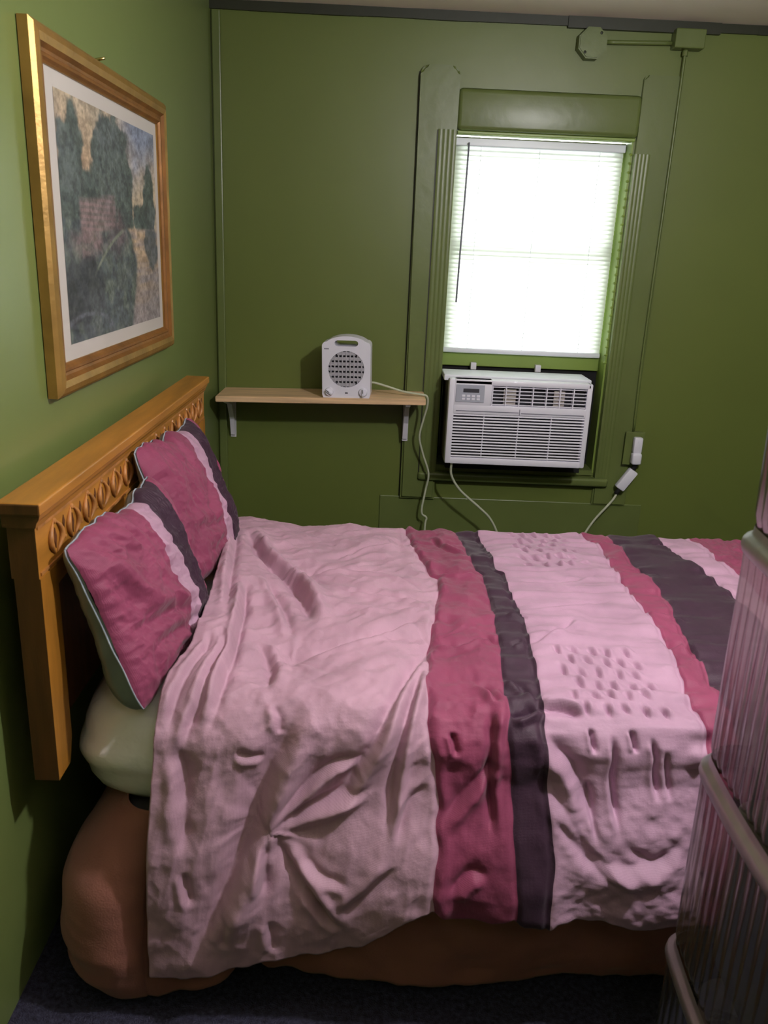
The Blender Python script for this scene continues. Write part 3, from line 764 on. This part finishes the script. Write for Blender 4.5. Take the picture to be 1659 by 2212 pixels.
# (s,t) features read off the cloth
FOLDS = [([(0.286,-0.793),(0.342,-0.601),(0.434,-0.474),(0.48,-0.339),(0.509,-0.228)],0.02,0.02,-0.9),
 ([(0.261,-0.817),(0.275,-0.594),(0.285,-0.383),(0.301,-0.201)],0.012,0.014,0.7),
 ([(0.324,-0.429),(0.349,-0.245),(0.359,-0.006),(0.355,0.057),(0.339,0.119)],0.016,0.016,0.8),
 ([(0.376,-0.469),(0.442,-0.293),(0.468,-0.184)],0.012,0.014,0.7),
 ([(0.403,-0.169),(0.438,-0.077),(0.442,0.02)],0.012,0.014,-0.6),
 ([(0.282,-0.139),(0.28,-0.031),(0.27,0.055),(0.268,0.102)],0.009,0.01,0.7),
 ([(0.326,-0.143),(0.323,0.014),(0.306,0.086),(0.3,0.139)],0.01,0.012,0.7),
 ([(0.474,-0.118),(0.582,-0.179),(0.671,-0.242),(0.747,-0.303)],0.008,0.012,0.8),
 ([(0.445,-0.515),(0.542,-0.551),(0.664,-0.527),(0.764,-0.44)],0.008,0.011,0.7),
 ([(0.503,-0.443),(0.621,-0.414),(0.76,-0.376)],0.007,0.009,0.7),
 ([(0.502,-0.617),(0.617,-0.729),(0.735,-0.795)],0.006,0.01,0.7),
 ([(0.582,-0.324),(0.672,-0.332),(0.761,-0.34)],0.006,0.009,0.6),
 ([(0.745,-0.206),(0.704,-0.096),(0.67,0.001),(0.645,0.08),(0.612,0.144),(0.578,0.199),(0.513,0.234),(0.461,0.269)],0.014,0.014,-0.9),
 ([(0.738,-0.136),(0.714,-0.055),(0.685,0.078),(0.671,0.162),(0.661,0.279)],0.013,0.011,-0.9),
 ([(0.505,0.037),(0.485,0.087),(0.47,0.124),(0.448,0.179),(0.419,0.28),(0.376,0.394),(0.338,0.494)],0.024,0.026,-0.9),
 ([(0.457,0.039),(0.47,0.065),(0.469,0.096)],0.008,0.01,0.6),
 ([(0.457,0.256),(0.524,0.181),(0.57,0.143),(0.622,0.132)],0.01,0.011,0.8),
 ([(0.461,0.265),(0.545,0.212),(0.608,0.193),(0.632,0.173)],0.009,0.011,0.8),
 ([(0.455,0.275),(0.455,0.325),(0.453,0.375)],0.01,0.01,0.6),
 ([(0.465,0.27),(0.506,0.333),(0.548,0.382),(0.574,0.432)],0.01,0.013,-0.8),
 ([(0.514,0.302),(0.555,0.331),(0.605,0.339)],0.006,0.01,0.7),
 ([(0.523,0.352),(0.565,0.407),(0.595,0.431)],0.006,0.01,0.7),
 ([(0.28,0.11),(0.303,0.167),(0.309,0.242),(0.31,0.31)],0.012,0.02,0.7),
 ([(0.395,0.127),(0.449,0.138)],0.007,0.01,0.6),
 ([(0.31,0.33),(0.324,0.4)],0.008,0.01,0.6),
 ([(0.39,0.408),(0.381,0.482)],0.007,0.012,0.6),
 ([(0.465,0.416),(0.474,0.489)],0.007,0.012,0.6),
 ([(0.685,0.296),(0.638,0.348),(0.59,0.4)],0.008,0.014,0.7),
 ([(0.735,0.169),(0.697,0.208),(0.68,0.267)],0.007,0.01,0.7),
 ([(0.789,-0.569),(0.827,-0.543),(0.878,-0.548)],0.01,0.008,0.8),
 ([(0.857,-0.686),(0.813,-0.733),(0.782,-0.838)],0.007,0.008,0.8),
 ([(0.754,-0.196),(0.8,-0.179),(0.86,-0.215),(0.884,-0.186)],0.01,0.009,0.8),
 ([(0.768,0.078),(0.776,0.109),(0.779,0.121)],0.012,0.007,0.4),
 ([(0.839,0.023),(0.838,0.091),(0.836,0.165),(0.845,0.25)],0.014,0.01,-0.5),
 ([(0.751,0.235),(0.784,0.195),(0.828,0.146),(0.849,0.123)],0.01,0.012,0.8),
 ([(0.77,0.342),(0.808,0.301),(0.842,0.31)],0.009,0.013,0.8),
 ([(0.827,-0.052),(0.844,-0.02),(0.856,0.022)],0.01,0.01,0.7),
 ([(0.912,-0.317),(0.941,-0.308),(0.959,-0.294)],0.009,0.008,0.8),
 ([(0.903,-0.187),(0.933,-0.2)],0.008,0.008,0.8),
 ([(0.869,0.05),(0.899,0.04),(0.922,0.019)],0.012,0.01,0.9),
 ([(0.877,-0.073),(0.907,-0.041),(0.928,0.006)],0.006,0.009,0.8),
 ([(0.941,-0.19),(1.007,-0.237),(1.061,-0.307)],0.008,0.009,0.8),
 ([(0.925,0.03),(0.962,0.028),(1.005,0.041)],0.012,0.009,-0.9),
 ([(0.929,0.065),(0.948,0.095),(0.987,0.14),(1.022,0.234)],0.014,0.02,0.8),
 ([(0.937,0.199),(0.984,0.255),(1.038,0.302),(1.092,0.33)],0.01,0.014,-0.8),
 ([(0.931,0.142),(0.99,0.235),(1.044,0.282),(1.167,0.277)],0.01,0.018,0.8),
 ([(1.01,0.062),(1.013,0.085),(1.017,0.109)],0.014,0.0055,0.3),
 ([(1.048,0.069),(1.052,0.116),(1.05,0.156),(1.064,0.242)],0.017,0.0075,0.3),
 ([(1.08,0.064),(1.085,0.083),(1.088,0.106)],0.014,0.0055,0.3),
 ([(1.114,0.074),(1.124,0.113),(1.124,0.144),(1.133,0.191)],0.014,0.0065,0.3),
 ([(1.141,0.097),(1.144,0.134),(1.154,0.19)],0.01,0.0065,0.3),
 ([(1.009,0.158),(1.018,0.215),(1.026,0.253)],0.009,0.006,0.3),
 ([(1.073,0.251),(1.126,0.279),(1.179,0.247)],0.007,0.014,0.7),
 ([(0.952,-0.512),(1.062,-0.509),(1.191,-0.579)],0.004,0.01,0.7),
 ([(0.947,-0.344),(1.067,-0.378),(1.191,-0.414)],0.004,0.01,0.7),
 ([(1.22,-0.367),(1.293,-0.338),(1.312,-0.305)],0.006,0.009,0.7),
 ([(1.224,-0.192),(1.264,-0.226),(1.275,-0.176)],0.01,0.01,0.8),
 ([(1.248,-0.661),(1.32,-0.621),(1.348,-0.564)],0.005,0.01,0.7)]
for p_, d_, w_, a_ in FOLDS: fold(p_, d_*1.35, w_*.80, a_)
tuft(.455, .261, .012, .12, 5, .0030, 81)
tuft(.474, -.118, .012, .14, 5, .0030, 82)
tuft(.743, -.191, .012, .14, 7, .0030, 83)
tuft(.470, -.520, .010, .17, 6, .0035, 84)
tuft(.70, -.80, .006, .15, 5, .003, 85)
# stripes: nominal position vs where each seam really runs
BND = [[(-0.877, 0.716), (-0.724, 0.733), (-0.558, 0.766), (-0.542, 0.783), (-0.402, 0.77), (-0.304, 0.759), (-0.175, 0.739), (-0.029, 0.727), (0.064, 0.728), (0.122, 0.738), (0.187, 0.746), (0.264, 0.75), (0.364, 0.746)], [(-0.877, 0.856), (-0.739, 0.868), (-0.578, 0.875), (-0.561, 0.891), (-0.413, 0.889), (-0.27, 0.886), (-0.147, 0.879), (-0.006, 0.868), (0.041, 0.87), (0.09, 0.864), (0.163, 0.874), (0.259, 0.882), (0.379, 0.889)], [(-0.872, 0.911), (-0.71, 0.926), (-0.579, 0.921), (-0.563, 0.94), (-0.417, 0.937), (-0.275, 0.941), (-0.19, 0.941), (-0.095, 0.934), (0.006, 0.926), (0.057, 0.924), (0.129, 0.926), (0.199, 0.936), (0.256, 0.946), (0.382, 0.943)], [(-0.926, 1.211), (-0.779, 1.243), (-0.582, 1.227), (-0.417, 1.224), (-0.276, 1.232), (-0.173, 1.227), (-0.045, 1.209), (0.037, 1.206), (0.071, 1.212)], [(-0.935, 1.29), (-0.749, 1.291), (-0.604, 1.303), (-0.424, 1.301), (-0.325, 1.283), (-0.216, 1.275), (-0.049, 1.263)], [(-0.951, 1.423), (-0.781, 1.433), (-0.666, 1.454), (-0.576, 1.467), (-0.492, 1.473)], [(-0.961, 1.51), (-0.81, 1.532), (-0.689, 1.523), (-0.612, 1.534)]]
NOM = [.74, .88, .94, 1.215, 1.29, 1.46, 1.53]
stripe = np.zeros_like(T)
ts = T[:,0]
tcol = T[:, int(NSX*.35)]
for r in range(T.shape[0]):
    for_t = tcol[r]
    xp = [S0]; fp = [S0]
    for i, b_ in enumerate(BND):
        bt = np.array(b_); xv = np.interp(for_t, bt[:,0], bt[:,1])+.0035*float(vnoise(for_t*28, i*3.3, 90))
        xp.append(xv); fp.append(NOM[i])
    xp.append(S1); fp.append(S1)
    stripe[r] = np.interp(Sg[r], xp, fp)
def near(v, w): return np.exp(-((stripe-v)/w)**2)
def within(a, b, e=.012): return sstep(a-e, a+e, stripe)*sstep(b+e, b-e, stripe)
onside = sstep(.02,.22,T)
# broad softness + crinkle by panel
D += .006*fbm(Sg*7, T*6, 101)
D += .0035*fbm(Sg*16+T*9, T*14, 102)*within(0,.74)*(1-.5*onside)
D += .0034*(ridged(Sg*11+T*14, T*8-Sg*8, 103)-.6)*within(0,.74)*(1-.6*onside)+.0040*(ridged(Sg*13+T*3, T*4-Sg*3, 119)-.6)*within(0,.74)*onside
D += .0045*vnoise(Sg*11, T*34+Sg*6, 104)*sstep(.52,.73,stripe)*within(0,.74)*(1-onside)
D += (.0045*fbm(Sg*22, T*18, 105,3)+.0028*ridged(Sg*18+T*4, T*13, 106,2))*within(.74,.88)*(1-.45*onside)
D += .0050*vnoise(Sg*14+.8*np.sin(T*9), T*40, 107)*within(.88,.94)*(1-.6*onside)
D += (.0038*vnoise(Sg*7, T*46, 108)+.002*vnoise(Sg*15, T*70, 109))*within(.94,1.215)*(1-.8*onside)
D += .0050*vnoise(Sg*10, T*38, 110)*within(1.215,1.29)
D += .0050*vnoise(Sg*6, T*30, 111)*within(1.29,1.46)
D += .0030*vnoise(Sg*6, T*30, 113)*within(1.46,1.53)+.0060*fbm(Sg*30, T*18, 112)*within(1.53,3)
for v, w, a in ((.74,.018,.006),(.88,.012,.004),(.94,.014,.005),(1.215,.014,.006),(1.29,.014,.005),(1.46,.014,.005),(1.53,.01,.004)):
    D -= a*near(v, .006)
    D += a*1.4*vnoise(Sg*9+v, T*(36), int(v*100))*np.exp(-((stripe-v)/.045)**2)*(1-.6*onside)
D += .004*near(.755,.012)
# grid puckers low on the hanging side
D += .0012*np.cos(Sg*2*PI/.040)*np.cos(T*2*PI/.034)*within(.99,1.20)*sstep(.17,.24,T)+.0035*fbm(Sg*16,T*26,131)*within(.95,1.25)*sstep(.12,.2,T)
# hanging side: slow undulation growing to the hem
D += (.022*vnoise(Sg*4.2+.3, T*1.2, 121)+.011*vnoise(Sg*10-T*3, T*2.2, 122))*sstep(.05,.42,T)
D += .014*np.exp(-((Sg-1.08)/.12)**2)*sstep(.1,.3,T)
D += .018*sstep(.05,.25,T)*sstep(.55,.30,Sg)
# smocked diamonds: pinched slits with puffs between
def smock(s0, s1, t0, t1, ns, nt_, skew, ang, sd):
    global D
    sl = slice(int(np.searchsorted(s[0], s0-.05)), int(np.searchsorted(s[0], s1+.07)))
    rows_ = np.where((tcol > t0-.05) & (tcol < t1+.05))[0]; rl = slice(rows_[0], rows_[-1]+1)
    Sx = Sg[rl,sl]; Tx = T[rl,sl]; add = np.zeros_like(Sx); rnd = random.Random(sd)
    for i in range(ns):
        for j in range(nt_):
            cs = s0+(s1-s0)*(i+.5*(j%2))/(ns-.5)+skew*(j/(nt_-1)-.5)+rnd.uniform(-.004,.004); ct = t0+(t1-t0)*j/(nt_-1)+rnd.uniform(-.005,.005)
            aa = math.radians(ang+rnd.uniform(-22,22)); c_, n_ = math.cos(aa), math.sin(aa)
            a_ = (Sx-cs)*c_+(Tx-ct)*n_; b_ = -(Sx-cs)*n_+(Tx-ct)*c_
            k_ = rnd.uniform(.7,1.2)
            add += -.0150*k_*np.exp(-(a_/.0100)**2-(b_/.0034)**2)
            add += .0072*k_*np.exp(-((a_+.002)/.012)**2-((b_+.0105)/.0065)**2)
    D[rl,sl] += add
smock(.995,1.145,-.165,.025,5,6,.0,58,1)
smock(1.005,1.155,-.875,-.625,5,6,.0,50,2)
# lift where it laps over the pillow feet, and a soft crown
edge = np.interp(tcol, [-1.2,-.8,-.3,-.1,.02,.2,.6],[.235,.238,.280,.287,.262,.252,.250])[:,None]
on_top = (T < .03) & (T > -top_w-.03)
D += .030*sstep(.44,.27,Sg)*sstep(.10,-.05,T)*sstep(-top_w-.1,-top_w+.02,T)
D += .012*sstep(0,-.25,T)*sstep(-top_w,-top_w+.2,T)
D = np.where(D < -.014, -.014-.010*np.tanh((-.014-D)/.010), D)
X = Sg+(edge-S0)*sstep(.16,0,Sg-S0)
P = np.stack([X, Y+NY*D, Z+NZ*D], -1)
# foot of the bed: hang over the end
ft = sstep(2.04, 2.12, Sg); P[...,0] -= ft*.03; P[...,2] -= ft*.05*(NZ > .5)
stops = [(0,PINK),(.74,MAG),(.88,PLUM),(.94,PINK2),(1.215,MAG),(1.29,PLUM),(1.46,PINK2),(1.53,MAG)]
mc = stripe_mat('striped_comforter_cloth', stops, 2.4)
cf = grid_mesh('comforter', P, mc, origin=(1.1,-1.44,.4), uv=np.stack([Sg,T],-1), attrs={'stripe': stripe})
tag(cf, 'dusty pink comforter with magenta and plum stripes spread over the bed', 'comforter')
sm = cf.modifiers.new('thick','SOLIDIFY'); sm.thickness = .010; sm.offset = -1

# ---- pillows (sham front, satin back, piping)
def pillow(name, label, ctr, half_w, half_h, lean, yaw, roll, seed, tf, tb, folds, group):
    ctr = Vector(ctr)
    root = thing(name, label, 'pillow', ctr, group)
    R = Matrix.Rotation(yaw,3,'Z') @ Matrix.Rotation(-lean,3,'Y') @ Matrix.Rotation(roll,3,'X')
    n = 190
    a = np.linspace(-1,1,n)[None,:]*np.ones((n,1)); b = np.linspace(-1,1,n)[:,None]*np.ones((1,n))
    # outline: edges pulled in between the corners
    def outline(a, b):
        return (a*half_w*(1-.05*np.cos(b*PI/2)*np.abs(a)**3-.05*np.abs(b)**8)+.006*vnoise(b*3, a*0+seed, 3)*np.abs(a)**4,
                b*half_h*(1-.07*np.cos(a*PI/2)*np.abs(b)**3-.06*np.abs(a)**8)+(.010*vnoise(a*3.6, b*0+seed, 4)+.004*vnoise(a*11, b*0+seed, 6))*np.abs(b)**4)
    ya, zb = outline(a, b)
    puff = ((1-np.abs(a)**3.4)*(1-np.abs(b)**3.4))**.6
    wr = .006*fbm(a*3+seed, b*2.2, seed)+.0035*ridged(a*5+b*2, b*4, seed+3)
    edge_g = .006*vnoise(a*13, b*1.5+seed, seed+9)*sstep(.3,1,np.abs(b))+.003*vnoise(a*2, b*16, seed+8)*sstep(.5,1,np.abs(a))
    d = np.zeros_like(a)
    for (p0, p1, dep, w) in folds:
        p0 = np.array(p0); p1 = np.array(p1); dd_ = p1-p0; u_ = np.clip(((a-p0[0])*dd_[0]+(b-p0[1])*dd_[1])/(dd_**2).sum(), 0, 1)
        ex = a-(p0[0]+u_*dd_[0]); ey = b-(p0[1]+u_*dd_[1]); r = np.hypot(ex, ey); sg = np.sign(dd_[0]*ey-dd_[1]*ex); x = r*sg/w
        d += dep*np.sin(PI*np.clip(u_,.001,.999))**.5*(-np.exp(-x**2)+.7*np.exp(-((x-1.5)/1.1)**2))
    st_ = (a+1)/2
    knit = ((st_ > .68) & (st_ < .88))*.0022*np.sin(st_*2*PI*62+1.5*vnoise(b*6, st_*6, 5))*sstep(.675,.70,st_)
    tuck = -.005*np.exp(-((st_-.570)/.008)**2)-.004*np.exp(-((st_-.675)/.006)**2)-.004*np.exp(-((st_-.885)/.008)**2)
    hf = tf*puff+(wr+edge_g+d+tuck)*(.25+.75*puff)+knit*puff
    hb_ = -tb*(1-.4*b)*puff**.5+(.010*fbm(a*2.5, b*2.5+9, seed+20))*puff
    def place(h):
        L_ = np.stack([h, ya, zb], -1)
        Rn = np.array(R); return L_ @ Rn.T + np.array(ctr)
    fr_ = grid_mesh('sham_front', place(hf), MP, root, uv=np.stack([ya+seed, zb], -1), attrs={'stripe': st_+.004*vnoise(b*9, a*0, seed)}, origin=ctr)
    bk = grid_mesh('sham_back', place(hb_), M['satin'], root, origin=ctr)
    bk['label'] = 'grey green satin pillow back'
    # piping round the seam
    loop = [(a_, b_) for a_, b_ in [(-1+2*i/40, 1) for i in range(41)]]+[(1, 1-2*i/30) for i in range(1,31)]+[(1-2*i/40, -1) for i in range(1,41)]+[(-1, -1+2*i/30) for i in range(1,31)]
    pts = []
    for a_, b_ in loop:
        yy, zz = outline(np.float64(a_), np.float64(b_))
        pts.append(ctr+R @ Vector((.004*float(vnoise(a_*13, b_*1.5+seed, seed+9))-.003, float(yy), float(zz))))
    pp = obj('piping', tube(bmesh.new(), pts, .0017, 6), M['piping'], root)
    return root
MP = stripe_mat('striped_sham_cloth', [(0,MAG),(.570,PINK2),(.675,PLUM),(.885,MAG)], 1.05)
F1 = [((-.85,-.1),(.35,-.55),.016,.10),((-.7,-.45),(.5,-.75),.013,.09),((-.9,.55),(-.55,-.15),.016,.09),((-.6,.9),(-.35,.45),.010,.06),((-.35,.95),(-.2,.55),.010,.05),((-.75,.9),(-.6,.55),.010,.05),((-.4,-.8),(.3,-.9),.010,.07),((-.2,.2),(-.05,-.5),.006,.08)]
F2 = [((-.6,-.25),(.1,-.45),.012,.09),((.1,.2),(-.2,-.3),.010,.08),((-.5,-.6),(.2,-.7),.010,.08),((-.2,.9),(-.1,.5),.008,.06),((-.5,.9),(-.4,.6),.008,.05),((.15,-.2),(.5,-.55),.008,.07)]
pillow('pillow', 'near magenta striped pillow with grey satin side above the exposed mattress', (.196,-1.732,.720), .214, .164, math.radians(21), math.radians(-5), math.radians(0), 11, .046, .062, F1, 'striped pillows leaning on the headboard')
pillow('pillow', 'far magenta striped pillow in the corner by the window wall', (.182,-1.283,.748), .222, .176, math.radians(20), math.radians(-3), math.radians(-2), 31, .048, .050, F2, 'striped pillows leaning on the headboard')

# ================================================================== CLEAR DRAWER TOWER (right foreground)
def clear(name, tint, dif, rough=.12, body=.35, gloss=.9):
    m, nt, b = new_mat(name); N = nt.nodes; L = nt.links; o_ = N['Material Output']; N.remove(b)
    tr = N.new('ShaderNodeBsdfTransparent'); tr.inputs[0].default_value = tint+(1,)
    df = N.new('ShaderNodeBsdfDiffuse'); gl = N.new('ShaderNodeBsdfGlossy'); gl.inputs['Roughness'].default_value = rough
    gl.inputs[0].default_value = (.85,.88,.92,1)
    tc = N.new('ShaderNodeTexCoord'); mp = N.new('ShaderNodeMapping'); mp.inputs['Scale'].default_value = (1,1,.12)
    no = N.new('ShaderNodeTexNoise'); no.inputs['Scale'].default_value = 40; no.inputs['Detail'].default_value = 3
    L.new(tc.outputs['Object'], mp.inputs[0]); L.new(mp.outputs[0], no.inputs[0])
    cr = N.new('ShaderNodeValToRGB'); cr.color_ramp.elements[0].position = .35; cr.color_ramp.elements[1].position = .65
    cr.color_ramp.elements[0].color = tuple(v*.55 for v in dif)+(1,); cr.color_ramp.elements[1].color = tuple(v*1.3 for v in dif)+(1,)
    L.new(no.outputs['Fac'], cr.inputs[0]); L.new(cr.outputs[0], df.inputs[0])
    m1 = N.new('ShaderNodeMixShader'); m1.inputs[0].default_value = body
    L.new(tr.outputs[0], m1.inputs[1]); L.new(df.outputs[0], m1.inputs[2])
    fr = N.new('ShaderNodeFresnel'); fr.inputs[0].default_value = 1.49
    mu = N.new('ShaderNodeMath'); mu.operation = 'MULTIPLY'; mu.inputs[1].default_value = gloss; L.new(fr.outputs[0], mu.inputs[0])
    bp = N.new('ShaderNodeBump'); bp.inputs['Strength'].default_value = .3; bp.inputs['Distance'].default_value = .004
    L.new(no.outputs['Fac'], bp.inputs['Height'])
    for x in (gl, fr): L.new(bp.outputs[0], x.inputs['Normal'])
    m2 = N.new('ShaderNodeMixShader'); L.new(mu.outputs[0], m2.inputs[0]); L.new(m1.outputs[0], m2.inputs[1]); L.new(gl.outputs[0], m2.inputs[2])
    L.new(m2.outputs[0], o_.inputs[0]); return m
M['clear'] = clear('clear_ribbed_plastic', (.84,.82,.76), (.15,.137,.092), .22, .40, .45)
M['rim'] = clear('smoky_plastic_rim', (.70,.66,.60), (.13,.112,.080), .45, .85, .5)
M['dim'] = clear('tinted_drawer_inner', (.60,.55,.48), (.085,.070,.042), .4, .95, .2)
tw = thing('drawer_tower', 'clear ribbed plastic drawer tower standing in the right foreground beside the bed', 'drawers', (1.30,-2.36,0))
def rrect(x0, x1, y0, y1, r, bow=0., n=10, rib=0., ribn=0):
    """rounded rectangle; x0 side bows outward; optional ribs"""
    pts = []
    for cx, cy, a0 in ((x1-r,y1-r,0),(x0+r,y1-r,PI/2),(x0+r,y0+r,PI),(x1-r,y0+r,1.5*PI)):
        for k in range(n+1):
            a = a0+PI/2*k/n; pts.append((cx+r*math.cos(a), cy+r*math.sin(a)))
    # resample evenly
    pts = pts+[pts[0]]; pa = np.array(pts); dl = np.r_[0, np.cumsum(np.hypot(*np.diff(pa,axis=0).T))]
    m_ = 360; q_ = np.linspace(0, dl[-1], m_+1)[:-1]
    out = np.stack([np.interp(q_, dl, pa[:,0]), np.interp(q_, dl, pa[:,1])], 1)
    yc = (y0+y1)/2; out[:,0] -= bow*np.clip(1-((out[:,1]-yc)/((y1-y0)/2))**2,0,1)*(out[:,0] < x0+r+.001)
    if rib:
        c = out.mean(0); v = out-c; v /= np.linalg.norm(v,axis=1)[:,None]
        w = np.abs(np.sin(np.arange(m_)*PI*ribn/m_))
        out = out-v*(rib*(1-w))[:,None]
    return out
TX0, TX1, TY0, TY1 = 1.104, 1.46, -2.56, -2.150
levels = [(.0,.335),(.335,.665),(.665,1.010),(1.010,1.235)]
for z0, z1 in levels:
    rows = []
    for zz, ins in ((z0+.018,.008),(z0+.035,.004),((z0+z1)/2,.002),(z1-.045,.001),(z1-.020,.0)):
        o2 = rrect(TX0+ins, TX1-ins, TY0+ins, TY1-ins, .040, .010, 10, .0045, 64)
        rows.append(np.c_[o2, np.full(len(o2), zz)])
    dr = grid_mesh('drawer', np.array(rows), M['clear'], tw, origin=tw.location, closed=True)
    dr['label'] = 'clear ribbed drawer bin'
    rows = []
    for zz, ins in ((z0+.034,.046),((z0+z1)/2,.044),(z1-.05,.042),(z1-.049,.14)):
        o2 = rrect(TX0+ins, TX1-ins, TY0+ins, TY1-ins, .04, .008)
        rows.append(np.c_[o2, np.full(len(o2), zz)])
    li = grid_mesh('inner_bin', np.array(rows), M['dim'], dr, origin=tw.location, closed=True)
    # rim: rolled lip closing each level
    rows = []
    for zz, ins in ((z1-.022,.003),(z1-.018,-.001),(z1-.010,-.003),(z1-.002,-.002),(z1+.002,.0),(z1+.006,.005),(z1+.010,.006),(z1+.018,.007)):
        o2 = rrect(TX0+ins, TX1-ins, TY0+ins, TY1-ins, .042, .012)
        rows.append(np.c_[o2, np.full(len(o2), zz)])
    grid_mesh('frame_rim', np.array(rows), M['rim'], tw, origin=tw.location, closed=True)
rows = []
for zz, ins in ((.0,.012),(.012,.004),(.030,.006),(.034,.016)):
    o2 = rrect(TX0+ins, TX1-ins, TY0+ins, TY1-ins, .042, .010); rows.append(np.c_[o2, np.full(len(o2), zz)])
grid_mesh('base_rim', np.array(rows), M['rim'], tw, origin=tw.location, closed=True)
bm = prism(bmesh.new(), [tuple(p) for p in rrect(TX0+.004, TX1-.004, TY0+.004, TY1-.004, .042, .010)[::6]], 'z', 1.262, 1.268)
obj('top_lid', bm, M['rim'], tw)

# ================================================================== LIGHT, SKY, CAMERA
def point(name, loc, power, r, col):
    l = bpy.data.lights.new(name, 'POINT'); l.energy = power; l.shadow_soft_size = r; l.color = col
    o = bpy.data.objects.new(name, l); COL.objects.link(o); o.location = loc; return o
point('ceiling_bulb', (1.38,-2.13,1.885), 70, .040, (1.0,.965,.985))
al = bpy.data.lights.new('added_fill', 'AREA'); al.energy = 1.6; al.size = .35; al.color = (1,.94,.95)  # added fill light, unseen behind the camera, lifts the shaded sides
ao = bpy.data.objects.new('added_fill', al); COL.objects.link(ao); ao.location = (.95,-3.55,2.05); ao.rotation_euler = (math.radians(42),0,0)
w = bpy.data.worlds.new('overcast'); S.world = w; w.use_nodes = True
bg = w.node_tree.nodes['Background']
sky = w.node_tree.nodes.new('ShaderNodeTexSky'); sky.sky_type = 'HOSEK_WILKIE'; sky.turbidity = 8; sky.sun_direction = Vector((.3,-.4,.85)).normalized()
mxs = w.node_tree.nodes.new('ShaderNodeMixRGB'); mxs.inputs[0].default_value = .85; mxs.inputs[2].default_value = (.95,1,.96,1)
w.node_tree.links.new(sky.outputs[0], mxs.inputs[1]); w.node_tree.links.new(mxs.outputs[0], bg.inputs[0])
bg.inputs[1].default_value = 14.0

yaw, pitch, roll, F = 0.01698313, 0.31235937, 0.04395796, 1771.09
fwd = Vector((math.sin(yaw)*math.cos(pitch), math.cos(yaw)*math.cos(pitch), -math.sin(pitch)))
r_ = Vector((math.cos(yaw), -math.sin(yaw), 0)); u_ = r_.cross(fwd)
r2 = r_*math.cos(roll)+u_*math.sin(roll); u2 = -r_*math.sin(roll)+u_*math.cos(roll)
cam = bpy.data.cameras.new('camera'); co = bpy.data.objects.new('camera', cam); COL.objects.link(co)
mw = Matrix((r2, u2, -fwd)).transposed().to_4x4(); mw.translation = Vector((.6139,-3.185,1.3493)); co.matrix_world = mw
cam.sensor_fit = 'VERTICAL'; cam.sensor_height = 24; cam.lens = F/2212*24; cam.clip_start = .02
cam.dof.use_dof = True; cam.dof.focus_distance = 2.6; cam.dof.aperture_fstop = 5.6
S.camera = co
S.view_settings.view_transform = 'Standard'
S.cycles.max_bounces = 10; S.cycles.transparent_max_bounces = 16
S.cycles.sample_clamp_indirect = 4
